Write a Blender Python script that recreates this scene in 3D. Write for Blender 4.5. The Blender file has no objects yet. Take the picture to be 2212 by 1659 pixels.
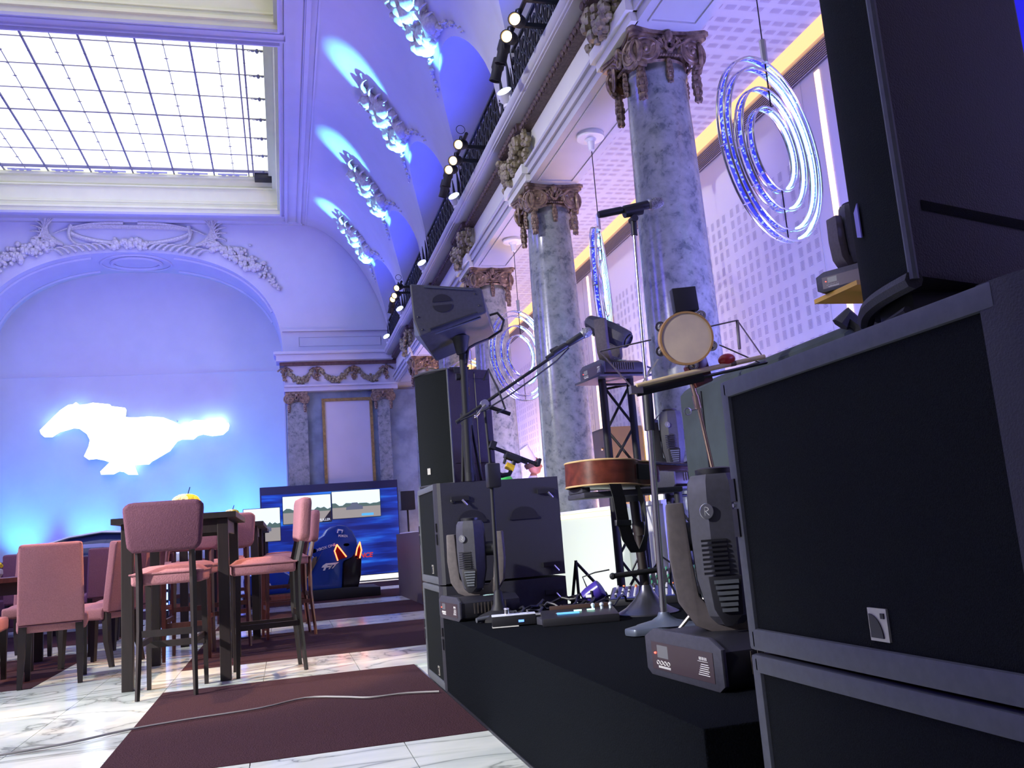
import bpy, bmesh, math, random
from mathutils import Vector, Matrix, Euler
from math import sin, cos, pi, radians as R
S = bpy.context.scene
C = S.collection
random.seed(11)

# ---------------------------------------------------------------- camera, world, exposure
cd = bpy.data.cameras.new('camera'); cam = bpy.data.objects.new('camera', cd); C.objects.link(cam)
cam.location = (0, 0, 0.83)
cam.rotation_euler = (1.73527777, 0.0762810526, -0.249314139)
cd.sensor_fit = 'HORIZONTAL'; cd.sensor_width = 36.0; cd.lens = 1901.65 / 2212 * 36.0
cd.clip_start = 0.05; cd.clip_end = 200
S.camera = cam
S.view_settings.view_transform = 'Standard'; S.view_settings.look = 'None'
S.view_settings.gamma = 1.0; S.view_settings.use_curve_mapping = False
S.view_settings.exposure = 0.0
w = bpy.data.worlds.new('world'); S.world = w; w.use_nodes = True
w.node_tree.nodes['Background'].inputs[0].default_value = (0.10, 0.10, 0.22, 1)
w.node_tree.nodes['Background'].inputs[1].default_value = 0.3

def light(name, kind, loc, target, col, power, size=0.1, size_y=None, spot=60, blend=0.5):
    ld = bpy.data.lights.new(name, kind); ld.color = col; ld.energy = power
    if kind == 'AREA':
        ld.size = size
        if size_y: ld.shape = 'RECTANGLE'; ld.size_y = size_y
    else:
        ld.shadow_soft_size = size
    if kind == 'SPOT': ld.spot_size = R(spot); ld.spot_blend = blend
    o = bpy.data.objects.new(name, ld); C.objects.link(o); o.location = loc
    d = Vector(target) - Vector(loc)
    o.rotation_euler = d.to_track_quat('-Z', 'Y').to_euler()
    return o

WASH_Y = [5.25, 8.1, 10.9, 13.76, 16.65, 19.0]
BAYS = [4.23, 7.09, 9.95, 12.81, 15.67, 18.53]
COLS = [2.8, 5.66, 8.52, 11.38, 14.24, 17.1]
# blue wash spots standing on the cornice, aimed up the cove (both sides of the hall)
for y, yb in zip(WASH_Y, BAYS):
    light('wash_light', 'SPOT', (2.30, y, 5.34), (1.72, yb + .05, 7.18), (0.13, 0.58, 1.0), 4200, 0.02, spot=21, blend=0.7)
for y in WASH_Y:
    light('wash_glow', 'SPOT', (2.25, y - 0.9, 5.5), (0.6, y - 0.9, 8.2), (0.05, 0.07, 1.0), 140, 0.15, spot=150, blend=0.8)
# blue floods of the hall: wide LED floods on the two galleries
for y in (2.5, 8.0, 13.5):
    light('hall_flood', 'AREA', (-7.9, y, 5.4), (0.5, y + 3, 7.2), (0.11, 0.08, 1.0), 190, 1.2)
# uplights of the niche and a broad area light facing the end wall
for x in (-5.5, -4.1, -2.55, -1.4, -0.45):
    light('niche_light', 'SPOT', (x, 20.6, 0.4), (x, 21.5, 2.05), (0.07, 0.50, 1.0), 480, 0.08, spot=56, blend=1.0)
light('niche_wash', 'AREA', (-3.0, 16.0, 5.6), (-3.0, 21.4, 4.6), (0.28, 0.30, 1.0), 230, 3.0)
light('soffit_fill', 'AREA', (-3.0, 21.2, 1.2), (-3.0, 20.8, 7.6), (0.01, 0.012, 1.0), 240, 5.0, 0.3)  # added area lamp without a fixture, tints the niche soffit deep blue
# aisle: violet LED washes between the columns
for y in (4.0, 9.9, 15.6):
    light('aisle_light', 'AREA', (3.45, y, 0.35), (4.1, y + .6, 4.0), (0.20, 0.22, 1.0), 200, 0.8)
    light('soffit_pink_fill', 'AREA', (3.5, y - 1.2, 0.5), (2.7, y - 1.0, 4.4), (1.0, 0.42, 0.62), 24, 0.6)  # added pink fill, aimed up to brighten the architrave soffit
light('stage_side_light', 'AREA', (3.3, 1.2, 2.2), (4.3, 6.5, 3.0), (0.25, 0.25, 1.0), 45, 0.6)
# warm stage spots of the gallery clusters, aimed at the tables
for y, tx, ty in ((6.8, -1.5, 6.7), (9.6, -0.2, 6.5), (9.9, -1.7, 7.6), (15.2, -0.9, 10.8)):
    light('gallery_spot_light', 'SPOT', (1.95, y, 5.08), (tx, ty, 0.2), (1.0, 0.56, 0.26), 1500, 0.05, spot=22, blend=0.35)
# added white spots at the unseen opposite gallery, brightening floor and colonnade
for y, t_, p_, a_ in ((1.5, (-.6, 4.2, 0), 8200, 40), (6.0, (-.2, 8.0, 0), 3600, 46), (3.0, (2.5, 8.2, 4.7), 2300, 24)):
    light('fill_spot', 'SPOT', (-8.0, y, 5.2), t_, (1.0, .98, .88), p_, 0.15, spot=a_, blend=0.8)
light('pink_fill', 'AREA', (-7.8, 1.0, 4.2), (1.5, 9.0, 4.3), (1.0, 0.50, 0.72), 30, 2.0)  # added pink fill from the left, for the frieze

# ---------------------------------------------------------------- materials
MATS = {}
def mat(name, col, rough=0.6, metal=0.0, var=0.0, scale=8.0, bump=0.0, col2=None, spec=0.5, coords='Object', detail=4, stretch=None):
    if name in MATS: return MATS[name]
    m = bpy.data.materials.new(name); m.use_nodes = True; nt = m.node_tree; b = nt.nodes['Principled BSDF']
    b.inputs['Base Color'].default_value = (*col, 1); b.inputs['Roughness'].default_value = rough
    b.inputs['Metallic'].default_value = metal; b.inputs['Specular IOR Level'].default_value = spec
    tc = nt.nodes.new('ShaderNodeTexCoord'); mp = nt.nodes.new('ShaderNodeMapping')
    nt.links.new(tc.outputs[coords], mp.inputs[0])
    if stretch: mp.inputs['Scale'].default_value = stretch
    n = nt.nodes.new('ShaderNodeTexNoise'); n.inputs['Scale'].default_value = scale; n.inputs['Detail'].default_value = detail
    nt.links.new(mp.outputs[0], n.inputs['Vector'])
    if var or col2:
        r = nt.nodes.new('ShaderNodeValToRGB')
        c2 = col2 or tuple(max(0, c * (1 - var)) for c in col)
        r.color_ramp.elements[0].position = 0.35; r.color_ramp.elements[0].color = (*c2, 1)
        r.color_ramp.elements[1].position = 0.65; r.color_ramp.elements[1].color = (*col, 1)
        nt.links.new(n.outputs['Fac'], r.inputs[0]); nt.links.new(r.outputs[0], b.inputs['Base Color'])
    if bump:
        bp = nt.nodes.new('ShaderNodeBump'); bp.inputs['Strength'].default_value = bump; bp.inputs['Distance'].default_value = 0.01
        nt.links.new(n.outputs['Fac'], bp.inputs['Height']); nt.links.new(bp.outputs[0], b.inputs['Normal'])
    MATS[name] = m; return m

def emis(name, col, strength, base=(0.02, 0.02, 0.02)):
    if name in MATS: return MATS[name]
    m = bpy.data.materials.new(name); m.use_nodes = True; b = m.node_tree.nodes['Principled BSDF']
    b.inputs['Base Color'].default_value = (*base, 1)
    b.inputs['Emission Color'].default_value = (*col, 1); b.inputs['Emission Strength'].default_value = strength
    MATS[name] = m; return m

def marble_mat():
    m = bpy.data.materials.new('white_marble'); m.use_nodes = True; nt = m.node_tree; b = nt.nodes['Principled BSDF']
    b.inputs['Roughness'].default_value = 0.16
    tc = nt.nodes.new('ShaderNodeTexCoord'); mp = nt.nodes.new('ShaderNodeMapping')
    mp.inputs['Rotation'].default_value = (0, 0, 0.5); mp.inputs['Scale'].default_value = (1.0, 2.0, 1)
    n1 = nt.nodes.new('ShaderNodeTexNoise'); n1.inputs['Scale'].default_value = 0.95; n1.inputs['Detail'].default_value = 6; n1.inputs['Distortion'].default_value = 1.2
    n2 = nt.nodes.new('ShaderNodeTexNoise'); n2.inputs['Scale'].default_value = 0.7; n2.inputs['Detail'].default_value = 5
    oi = nt.nodes.new('ShaderNodeObjectInfo'); ad = nt.nodes.new('ShaderNodeVectorMath')
    nt.links.new(tc.outputs['Object'], ad.inputs[0]); 
    ml = nt.nodes.new('ShaderNodeVectorMath'); ml.operation = 'SCALE'; ml.inputs['Scale'].default_value = 0.0
    nt.links.new(ad.outputs[0], mp.inputs[0])
    nt.links.new(mp.outputs[0], n1.inputs['Vector']); nt.links.new(mp.outputs[0], n2.inputs['Vector'])
    r1 = nt.nodes.new('ShaderNodeValToRGB'); e = r1.color_ramp.elements
    e[0].position = 0.44; e[0].color = (1, 1, 1, 1); e[1].position = 0.56; e[1].color = (1, 1, 1, 1)
    v = e.new(0.497); v.color = (0.22, 0.24, 0.24, 1); v = e.new(0.482); v.color = (0.75, 0.78, 0.77, 1); v = e.new(0.512); v.color = (0.80, 0.82, 0.8, 1)
    r2 = nt.nodes.new('ShaderNodeValToRGB'); e = r2.color_ramp.elements
    e[0].position = 0.42; e[0].color = (0.55, 0.60, 0.58, 1); e[1].position = 0.6; e[1].color = (0.80, 0.82, 0.76, 1)
    mx = nt.nodes.new('ShaderNodeMix'); mx.data_type = 'RGBA'; mx.blend_type = 'MULTIPLY'; mx.inputs[0].default_value = 0.78
    nt.links.new(n1.outputs['Fac'], r1.inputs[0]); nt.links.new(n2.outputs['Fac'], r2.inputs[0])
    nt.links.new(r2.outputs[0], mx.inputs[6]); nt.links.new(r1.outputs[0], mx.inputs[7])
    nt.links.new(mx.outputs[2], b.inputs['Base Color'])
    return m

def column_mat():
    m = bpy.data.materials.new('grey_green_marble'); m.use_nodes = True; nt = m.node_tree; b = nt.nodes['Principled BSDF']
    b.inputs['Roughness'].default_value = 0.22
    tc = nt.nodes.new('ShaderNodeTexCoord')
    n1 = nt.nodes.new('ShaderNodeTexNoise'); n1.inputs['Scale'].default_value = 11; n1.inputs['Detail'].default_value = 8; n1.inputs['Roughness'].default_value = 0.65; n1.inputs['Distortion'].default_value = 0.3
    n2 = nt.nodes.new('ShaderNodeTexVoronoi'); n2.inputs['Scale'].default_value = 16
    nt.links.new(tc.outputs['Object'], n1.inputs['Vector']); nt.links.new(n1.outputs['Color'], n2.inputs['Vector'])
    ad = nt.nodes.new('ShaderNodeMix'); ad.data_type = 'VECTOR'; ad.inputs[0].default_value = 0.12
    nt.links.new(tc.outputs['Object'], ad.inputs[4]); nt.links.new(n1.outputs['Color'], ad.inputs[5]); nt.links.new(ad.outputs[1], n2.inputs['Vector'])
    r1 = nt.nodes.new('ShaderNodeValToRGB'); e = r1.color_ramp.elements
    e[0].position = 0.36; e[0].color = (0.12, 0.14, 0.145, 1); e[1].position = 0.68; e[1].color = (0.31, 0.335, 0.31, 1)
    v = e.new(0.47); v.color = (0.23, 0.25, 0.235, 1)
    nt.links.new(n1.outputs['Fac'], r1.inputs[0])
    r2 = nt.nodes.new('ShaderNodeValToRGB'); e = r2.color_ramp.elements
    e[0].position = 0.08; e[0].color = (0.5, 0.5, 0.52, 1); e[1].position = 0.22; e[1].color = (1, 1, 1, 1)
    nt.links.new(n2.outputs['Distance'], r2.inputs[0])
    mx = nt.nodes.new('ShaderNodeMix'); mx.data_type = 'RGBA'; mx.blend_type = 'MULTIPLY'; mx.inputs[0].default_value = 0.8
    nt.links.new(r1.outputs[0], mx.inputs[6]); nt.links.new(r2.outputs[0], mx.inputs[7]); nt.links.new(mx.outputs[2], b.inputs['Base Color'])
    return m

M_MARBLE = marble_mat(); M_COL = column_mat()
M_PLASTER = mat('plaster', (0.50, 0.50, 0.52), 0.75, var=0.04, scale=3)
M_CREAM = mat('cream_plaster', (0.84, 0.86, 0.44), 0.7, var=0.05, scale=3)
M_FRIEZE = mat('ivory_plaster', (0.74, 0.74, 0.64), 0.7, var=0.05, scale=3)
M_ORN = mat('relief_plaster', (0.60, 0.58, 0.50), 0.7, var=0.25, scale=30, bump=0.3)
M_GOLD = mat('antique_gilding', (0.36, 0.26, 0.17), 0.42, 0.4, col2=(0.12, 0.08, 0.06), scale=18, bump=0.2)
M_GILT = mat('gilt_moulding', (0.36, 0.24, 0.08), 0.4, 0.4, var=0.4, scale=20)
M_FRUIT = mat('gilded_fruit', (0.38, 0.34, 0.20), 0.5, 0.25, col2=(0.15, 0.12, 0.07), scale=20, bump=0.2)
M_PERF = mat('dark_perforation', (0.06, 0.05, 0.10), 0.9)
M_CARPET = mat('plum_carpet', (0.055, 0.024, 0.032), 0.95, var=0.35, scale=160, bump=0.6, spec=0.1)
M_STAGE = mat('black_stage_carpet', (0.0055, 0.0068, 0.0095), 0.95, var=0.4, scale=220, bump=0.5, spec=0.04)
M_SPK = mat('charcoal_cabinet_paint', (0.016, 0.016, 0.026), 0.62, var=0.15, scale=300, bump=0.25)
M_SPK2 = mat('brown_black_cabinet_paint', (0.030, 0.020, 0.030), 0.7, var=0.15, scale=200, bump=0.2)
M_GRILLE = mat('speaker_cloth', (0.009, 0.011, 0.013), 0.9, var=0.5, scale=500, bump=0.4, spec=0.1)
M_EDGE = mat('lit_grey_edge', (0.075, 0.082, 0.10), 0.6, var=0.15, scale=60)  # rail grey painted paler, like light caught from above
M_BLACK = mat('black_plastic', (0.012, 0.012, 0.018), 0.45)
M_MATT = mat('matt_black_metal', (0.012, 0.012, 0.016), 0.6, 0.3)
M_CHROME = mat('chrome', (0.75, 0.72, 0.70), 0.18, 1.0)
M_STEEL = mat('brushed_steel', (0.45, 0.45, 0.48), 0.35, 0.9)
M_GREYP = mat('grey_fixture_shell', (0.045, 0.045, 0.065), 0.5, var=0.2, scale=60)
M_GREYW = mat('warm_grey_yoke', (0.095, 0.080, 0.088), 0.6, var=0.2, scale=40)
M_WHITE = mat('white_paint', (0.75, 0.75, 0.75), 0.4)
M_SILVER_INK = mat('silver_badge', (0.45, 0.44, 0.40), 0.4, 0.5)
M_WOOD_D = mat('espresso_wood', (0.014, 0.007, 0.008), 0.5, var=0.4, scale=6, stretch=(8, 8, 1))
M_WOOD_R = mat('mahogany_wood', (0.13, 0.028, 0.016), 0.3, var=0.45, scale=4, stretch=(1, 8, 8))
M_WOOD_S = mat('reddish_stool_wood', (0.10, 0.022, 0.018), 0.4, var=0.4, scale=6, stretch=(8, 8, 1))
M_SPRUCE = mat('pale_spruce', (0.62, 0.42, 0.20), 0.35, var=0.2, scale=12)
M_STICK = mat('hickory_wood', (0.66, 0.52, 0.27), 0.45, var=0.15, scale=20)
M_FAB = mat('mauve_upholstery', (0.36, 0.165, 0.19), 0.9, var=0.14, scale=120, bump=0.35, spec=0.15)
M_FAB2 = mat('plum_upholstery', (0.135, 0.058, 0.088), 0.9, var=0.14, scale=120, bump=0.35, spec=0.15)
M_SKIN = mat('skin', (0.52, 0.21, 0.12), 0.5, var=0.08, scale=20)
M_BLUE = mat('racing_blue_gloss', (0.008, 0.045, 0.30), 0.2, var=0.1, scale=4)
M_HIDE = mat('drum_hide', (0.62, 0.50, 0.38), 0.6, col2=(0.50, 0.40, 0.33), scale=10)

# ---------------------------------------------------------------- mesh builder
class MB:
    def __init__(s): s.v = []; s.f = []
    def add(s, vs, fs, M=None):
        o = len(s.v)
        s.v += [tuple(M @ Vector(p)) for p in vs] if M is not None else [tuple(p) for p in vs]
        s.f += [tuple(i + o for i in f) for f in fs]
        return s
    def box(s, a, b, M=None, bev=0.0):
        x0, y0, z0 = (min(a[i], b[i]) for i in range(3)); x1, y1, z1 = (max(a[i], b[i]) for i in range(3))
        if bev > 0:
            bv = min(bev, (x1-x0)/2.01, (y1-y0)/2.01, (z1-z0)/2.01)
            bm = bmesh.new(); bmesh.ops.create_cube(bm, size=1)
            for v in bm.verts: v.co = Vector(((x0+x1)/2 + v.co.x*(x1-x0), (y0+y1)/2 + v.co.y*(y1-y0), (z0+z1)/2 + v.co.z*(z1-z0)))
            bmesh.ops.bevel(bm, geom=bm.edges[:], offset=bv, segments=2, affect='EDGES', profile=0.6)
            bm.verts.index_update()
            s.add([v.co[:] for v in bm.verts], [[v.index for v in f.verts] for f in bm.faces], M); bm.free(); return s
        return s.add([(x0,y0,z0),(x1,y0,z0),(x1,y1,z0),(x0,y1,z0),(x0,y0,z1),(x1,y0,z1),(x1,y1,z1),(x0,y1,z1)],
              [(0,3,2,1),(4,5,6,7),(0,1,5,4),(1,2,6,5),(2,3,7,6),(3,0,4,7)], M)
    def cbox(s, c, d, M=None, bev=0.0):
        return s.box([c[i]-d[i]/2 for i in range(3)], [c[i]+d[i]/2 for i in range(3)], M, bev)
    def ring_sweep(s, pts, rads, n=8, caps=True, closed=False, flat=1.0, up=None, M=None):
        pts = [Vector(p) for p in pts]; N = len(pts)
        if not hasattr(rads, '__len__'): rads = [rads]*N
        T = []
        for i in range(N):
            a = pts[(i-1) % N] if (closed or i > 0) else pts[0]; b = pts[(i+1) % N] if (closed or i < N-1) else pts[-1]
            t = (b-a); T.append(t.normalized() if t.length > 1e-9 else Vector((0,0,1)))
        u = Vector(up) if up else (Vector((0,0,1)) if abs(T[0].z) < 0.9 else Vector((1,0,0)))
        vs = []; fs = []
        u = (u - T[0]*u.dot(T[0])).normalized()
        for i in range(N):
            u = (u - T[i]*u.dot(T[i])); u = u.normalized() if u.length > 1e-6 else Vector((1,0,0))
            w_ = T[i].cross(u)
            for k in range(n):
                a = 2*pi*k/n; vs.append(pts[i] + (w_*cos(a) + u*sin(a)*flat)*rads[i])
        m = N if closed else N-1
        for i in range(m):
            j = (i+1) % N
            for k in range(n):
                l = (k+1) % n; fs.append((i*n+k, i*n+l, j*n+l, j*n+k))
        if caps and not closed:
            fs.append(tuple(range(n))[::-1]); fs.append(tuple((N-1)*n+k for k in range(n)))
        return s.add(vs, fs, M)
    def cyl(s, p0, p1, r0, r1=None, n=16, M=None):
        return s.ring_sweep([p0, p1], [r0, r1 if r1 is not None else r0], n, M=M)
    def lathe(s, prof, n=24, c=(0,0,0), M=None, a0=0, a1=2*pi):
        vs = []; fs = []; full = abs(a1-a0-2*pi) < 1e-6; nn = n if full else n+1
        for r, z in prof:
            for k in range(nn):
                a = a0 + (a1-a0)*k/n; vs.append((c[0]+r*cos(a), c[1]+r*sin(a), c[2]+z))
        for i in range(len(prof)-1):
            for k in range(n):
                l = (k+1) % nn; fs.append((i*nn+k, i*nn+l, (i+1)*nn+l, (i+1)*nn+k))
        if full:
            if prof[0][0] > 1e-6: fs.append(tuple(range(nn))[::-1])
            if prof[-1][0] > 1e-6: fs.append(tuple((len(prof)-1)*nn+k for k in range(nn)))
        return s.add(vs, fs, M)
    def sph(s, c, r, n=12, m=8, M=None):
        rx, ry, rz = r if hasattr(r, '__len__') else (r, r, r)
        vs = [(c[0], c[1], c[2]-rz)]; fs = []
        for i in range(1, m):
            t = pi*i/m
            for k in range(n): vs.append((c[0]+rx*sin(t)*cos(2*pi*k/n), c[1]+ry*sin(t)*sin(2*pi*k/n), c[2]-rz*cos(t)))
        vs.append((c[0], c[1], c[2]+rz)); L = len(vs)-1
        for k in range(n):
            l = (k+1) % n; fs.append((0, 1+l, 1+k)); fs.append((L, L-n+k, L-n+l))
            for i in range(m-2): fs.append((1+i*n+k, 1+i*n+l, 1+(i+1)*n+l, 1+(i+1)*n+k))
        return s.add(vs, fs, M)
    def torus(s, c, R_, r, n=32, m=8, axis='z', M=None, sy=1.0):
        ps = []
        for k in range(n):
            a = 2*pi*k/n; p = (R_*cos(a), R_*sin(a)*sy, 0)
            p = p if axis == 'z' else ((p[0], 0, p[1]) if axis == 'y' else (0, p[0], p[1]))
            ps.append((c[0]+p[0], c[1]+p[1], c[2]+p[2]))
        up = {'z': (0,0,1), 'y': (0,1,0), 'x': (1,0,0)}[axis]
        return s.ring_sweep(ps, r, m, closed=True, up=up, M=M)
    def prism(s, poly, d0, d1, axis='y', M=None):
        # poly in the plane across `axis`; axis y -> (x,z), x -> (y,z), z -> (x,y)
        def P(p, d): return (p[0], d, p[1]) if axis == 'y' else ((d, p[0], p[1]) if axis == 'x' else (p[0], p[1], d))
        n = len(poly); vs = [P(p, d0) for p in poly] + [P(p, d1) for p in poly]
        fs = [tuple(range(n)), tuple(range(2*n-1, n-1, -1))] + [(i, i+n, (i+1) % n+n, (i+1) % n) for i in range(n)]
        return s.add(vs, fs, M)
    def extr_bev(s, poly, d0, d1, bev, axis='y', M=None):
        t = MB().prism(poly, d0, d1, axis); bm = bmesh.new()
        vv = [bm.verts.new(p) for p in t.v]
        for f in t.f: bm.faces.new([vv[i] for i in f])
        bmesh.ops.recalc_face_normals(bm, faces=bm.faces)
        es = [e for e in bm.edges if len(e.link_faces) == 2 and e.calc_face_angle(0) > 0.6]
        bmesh.ops.bevel(bm, geom=es, offset=bev, segments=2, affect='EDGES', profile=0.6); bm.verts.index_update()
        s.add([v.co[:] for v in bm.verts], [[v.index for v in f.verts] for f in bm.faces], M); bm.free(); return s
    def grid(s, fn, nu, nv, M=None, closeu=False):
        vs = [fn(i/nu, j/nv) for i in range(nu+1) for j in range(nv+1)]
        fs = [(i*(nv+1)+j, (i+1)*(nv+1)+j, (i+1)*(nv+1)+j+1, i*(nv+1)+j+1) for i in range(nu) for j in range(nv)]
        return s.add(vs, fs, M)
    def mesh(s, name, m, smooth=True, angle=38, fix=True):
        me = bpy.data.meshes.new(name); me.from_pydata(s.v, [], s.f); me.validate()
        if fix:
            bm = bmesh.new(); bm.from_mesh(me); bmesh.ops.recalc_face_normals(bm, faces=bm.faces); bm.to_mesh(me); bm.free()
        me.materials.append(m)
        if smooth:
            me.shade_smooth(); me.set_sharp_from_angle(angle=R(angle))
        return me
    def obj(s, name, m, parent=None, label=None, smooth=True, angle=38, kind=None, loc=None, rot=None, fix=True):
        o = bpy.data.objects.new(name, s.mesh(name, m, smooth, angle, fix)); C.objects.link(o)
        if parent is not None: o.parent = parent
        if label: o['label'] = label
        if kind: o['kind'] = kind
        if loc is not None: o.location = loc
        if rot is not None: o.rotation_euler = rot
        return o

def T(name, label, cat, loc=(0,0,0), rz=0, group=None, rot=None):
    o = bpy.data.objects.new(name, None); C.objects.link(o); o.location = loc
    o.rotation_euler = rot if rot else (0, 0, rz); o.empty_display_size = 0.1
    o['label'] = label; o['category'] = cat
    if group: o['group'] = group
    return o
def tag(o, label, cat, group=None):
    o['label'] = label; o['category'] = cat
    if group: o['group'] = group
    return o
def ST(name, o=None):
    if o is None:
        o = bpy.data.objects.new(name, None); C.objects.link(o)
    o['kind'] = 'structure'; return o
KIDS = {}
def dup(root, label, loc=None, rz=None, group=None):
    if not KIDS:
        for o in C.objects:
            if o.parent: KIDS.setdefault(o.parent.name, []).append(o)
    def kids(o): return [c for c in C.objects if c.parent == o]
    r = root.copy(); C.objects.link(r); r['label'] = label
    if group: r['group'] = group
    if loc is not None: r.location = loc
    if rz is not None: r.rotation_euler = (root.rotation_euler.x, root.rotation_euler.y, rz)
    for ch in kids(root):
        c = ch.copy(); C.objects.link(c); c.parent = r
        for g in kids(ch):
            d = g.copy(); C.objects.link(d); d.parent = c
    return r
def inst(o, parent, loc=None, rot=None, scale=None, name=None):
    c = o.copy(); C.objects.link(c); c.parent = parent
    if loc is not None: c.location = loc
    if rot is not None: c.rotation_euler = rot
    if scale is not None: c.scale = scale
    return c
def text(name, body, size, m, parent, loc, rot, extrude=0.003, shear=0.0, align='LEFT', label=None, bold=0.0, sx=1.0):
    cu = bpy.data.curves.new(name, 'FONT'); cu.body = body; cu.size = size; cu.extrude = extrude; cu.shear = shear
    cu.align_x = align; cu.offset = bold; cu.resolution_u = 3
    tmp = bpy.data.objects.new('tmp_text', cu); C.objects.link(tmp)
    dg = bpy.context.evaluated_depsgraph_get(); me = bpy.data.meshes.new_from_object(tmp.evaluated_get(dg))
    C.objects.unlink(tmp); bpy.data.objects.remove(tmp)
    me.materials.clear(); me.materials.append(m)
    o = bpy.data.objects.new(name, me); C.objects.link(o); o.parent = parent; o.location = loc; o.rotation_euler = rot; o.scale = (sx, 1, 1)
    if label: o['label'] = label
    return o
def frame2(mb, x0, z0, x1, z1, w_, y0, y1, plane='y'):
    for a, b in (((x0, z0), (x1, z0+w_)), ((x0, z1-w_), (x1, z1)), ((x0, z0+w_), (x0+w_, z1-w_)), ((x1-w_, z0+w_), (x1, z1-w_))):
        if plane == 'y': mb.box((a[0], y0, a[1]), (b[0], y1, b[1]))
        elif plane == 'x': mb.box((y0, a[0], a[1]), (y1, b[0], b[1]))
        else: mb.box((a[0], a[1], y0), (b[0], b[1], y1))
    return mb
# ================================================================ the room
HX = -3.0                       # centre line of the hall
fl = MB().box((-10.5, -6, -0.12), (4.45, 22, -0.012)).obj('floor', M_MARBLE, smooth=False); ST('floor', fl)
# marble slabs of the floor that can be told apart (thin open joints between them)
def slab(x0, x1, y0, y1):
    g = 0.002
    MB().box((x0+g, y0+g, -0.03), (x1-g, y1-g, 0.0)).obj('marble_slab', M_MARBLE, fl, smooth=False)
for xs in ((-1.74, -1.25), (-1.25, -0.76)):
    y = 0.4
    while y < 19.4:
        slab(xs[0], xs[1], y, y + 1.03); y += 1.03
CAR = [(3.85, 6.08), (7.10, 9.28), (10.31, 12.35), (13.4, 15.5), (16.55, 18.6)]
WH = [(2.75, 3.85), (6.08, 7.10), (9.28, 10.31), (12.35, 13.4), (15.5, 16.55), (18.6, 19.5)]
for y0, y1 in WH:
    xe = [-0.76, -0.16, 0.452, 1.06, 1.67, 2.3]
    for a, b in zip(xe, xe[1:]): slab(a, b, y0, y1)
for y0, y1 in [(0.4, 1.7), (1.7, 2.75)]:
    for a, b in ((-0.76, -0.16), (-0.16, 0.452), (0.452, 1.06)): slab(a, b, y0, y1)
for y0, y1 in [(2.9, 3.93), (3.93, 4.96), (4.96, 5.99), (5.99, 7.03)] + WH[2:5]:
    for a, b in ((-4.2, -3.58), (-3.58, -2.97), (-2.97, -2.35), (-2.35, -1.74)): slab(a, b, y0, y1)
desc = ['nearest plum carpet strip in front of the black stage', 'second plum carpet strip, under the bar stools\' far legs', 'third plum carpet strip, between the high tables and the racing seat',
        'fourth plum carpet strip, in front of the racing seat', 'farthest plum carpet strip, before the blue display wall']
for (y0, y1), d in zip(CAR, desc):
    tag(MB().box((-0.76, y0, -0.012), (0.808 if y0 < 5 else 2.3, y1, 0.002)).obj('carpet_strip', M_CARPET, smooth=False), d, 'carpet')
ld = ['plum carpet strip under the nearest dining chairs at left', 'plum carpet strip behind the dining table at left', 'plum carpet strip in front of the silver car']
for (y0, y1), d in zip([(7.03, 9.28)] + CAR[2:4], ld):
    tag(MB().box((-4.9, y0, -0.012), (-1.74, y1, 0.002)).obj('carpet_strip', M_CARPET, smooth=False), d, 'carpet')

# outer walls not in view
ST('wall_back', MB().box((-10.5, -6.2, 0), (4.45, -6, 9)).obj('wall_back', M_PLASTER, smooth=False))
ST('wall_left', MB().box((-10.7, -6, 0), (-10.5, 22, 9)).obj('wall_left', M_PLASTER, smooth=False))

# ---- end wall with the arched niche
AW, AC, AZ0, AH = 3.15, -3.05, 5.1, 2.38
def arch_z(dx, a=AW, h=AH):
    t = min(1.0, abs(dx)/a); return AZ0 + h*(1 - t**2.4)**(1/2.4)
wf = ST('wall_far')
m = MB(); N = 72
xs = [AC + AW*sin(pi*(i/N - 0.5)) for i in range(N+1)]
for i in range(N):
    a, b = xs[i], xs[i+1]; za, zb = arch_z(a-AC), arch_z(b-AC)
    m.add([(a, 20, za), (b, 20, zb), (b, 20, 8.6), (a, 20, 8.6)], [(0, 1, 2, 3)])
m.box((AC+AW, 20, 0), (4.45, 20.2, 8.6)); m.box((-10.5, 20, 0), (AC-AW, 20.2, 8.6))
m.obj('end_wall', M_PLASTER, wf, smooth=False)
m = MB()
for i in range(N):
    a, b = xs[i], xs[i+1]; za, zb = arch_z(a-AC), arch_z(b-AC)
    m.add([(a, 20, za), (b, 20, zb), (b, 21.5, zb), (a, 21.5, za)], [(0, 1, 2, 3)])
m.add([(AC+AW, 20, 0), (AC+AW, 20, AZ0), (AC+AW, 21.5, AZ0), (AC+AW, 21.5, 0)], [(0, 1, 2, 3)])
m.add([(AC-AW, 20, 0), (AC-AW, 20, AZ0), (AC-AW, 21.5, AZ0), (AC-AW, 21.5, 0)], [(0, 1, 2, 3)])
m.obj('niche_soffit', M_PLASTER, wf)
MB().box((AC-AW-.2, 21.5, 0), (AC+AW+.2, 21.7, 8)).obj('niche_back', M_PLASTER, wf, smooth=False)
MB().box((AC-AW, 21.49, 5.02), (AC+AW, 21.5, 5.035)).obj('panel_joint', mat('joint_grey', (0.5, 0.5, 0.5), 0.8), wf, smooth=False)
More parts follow.
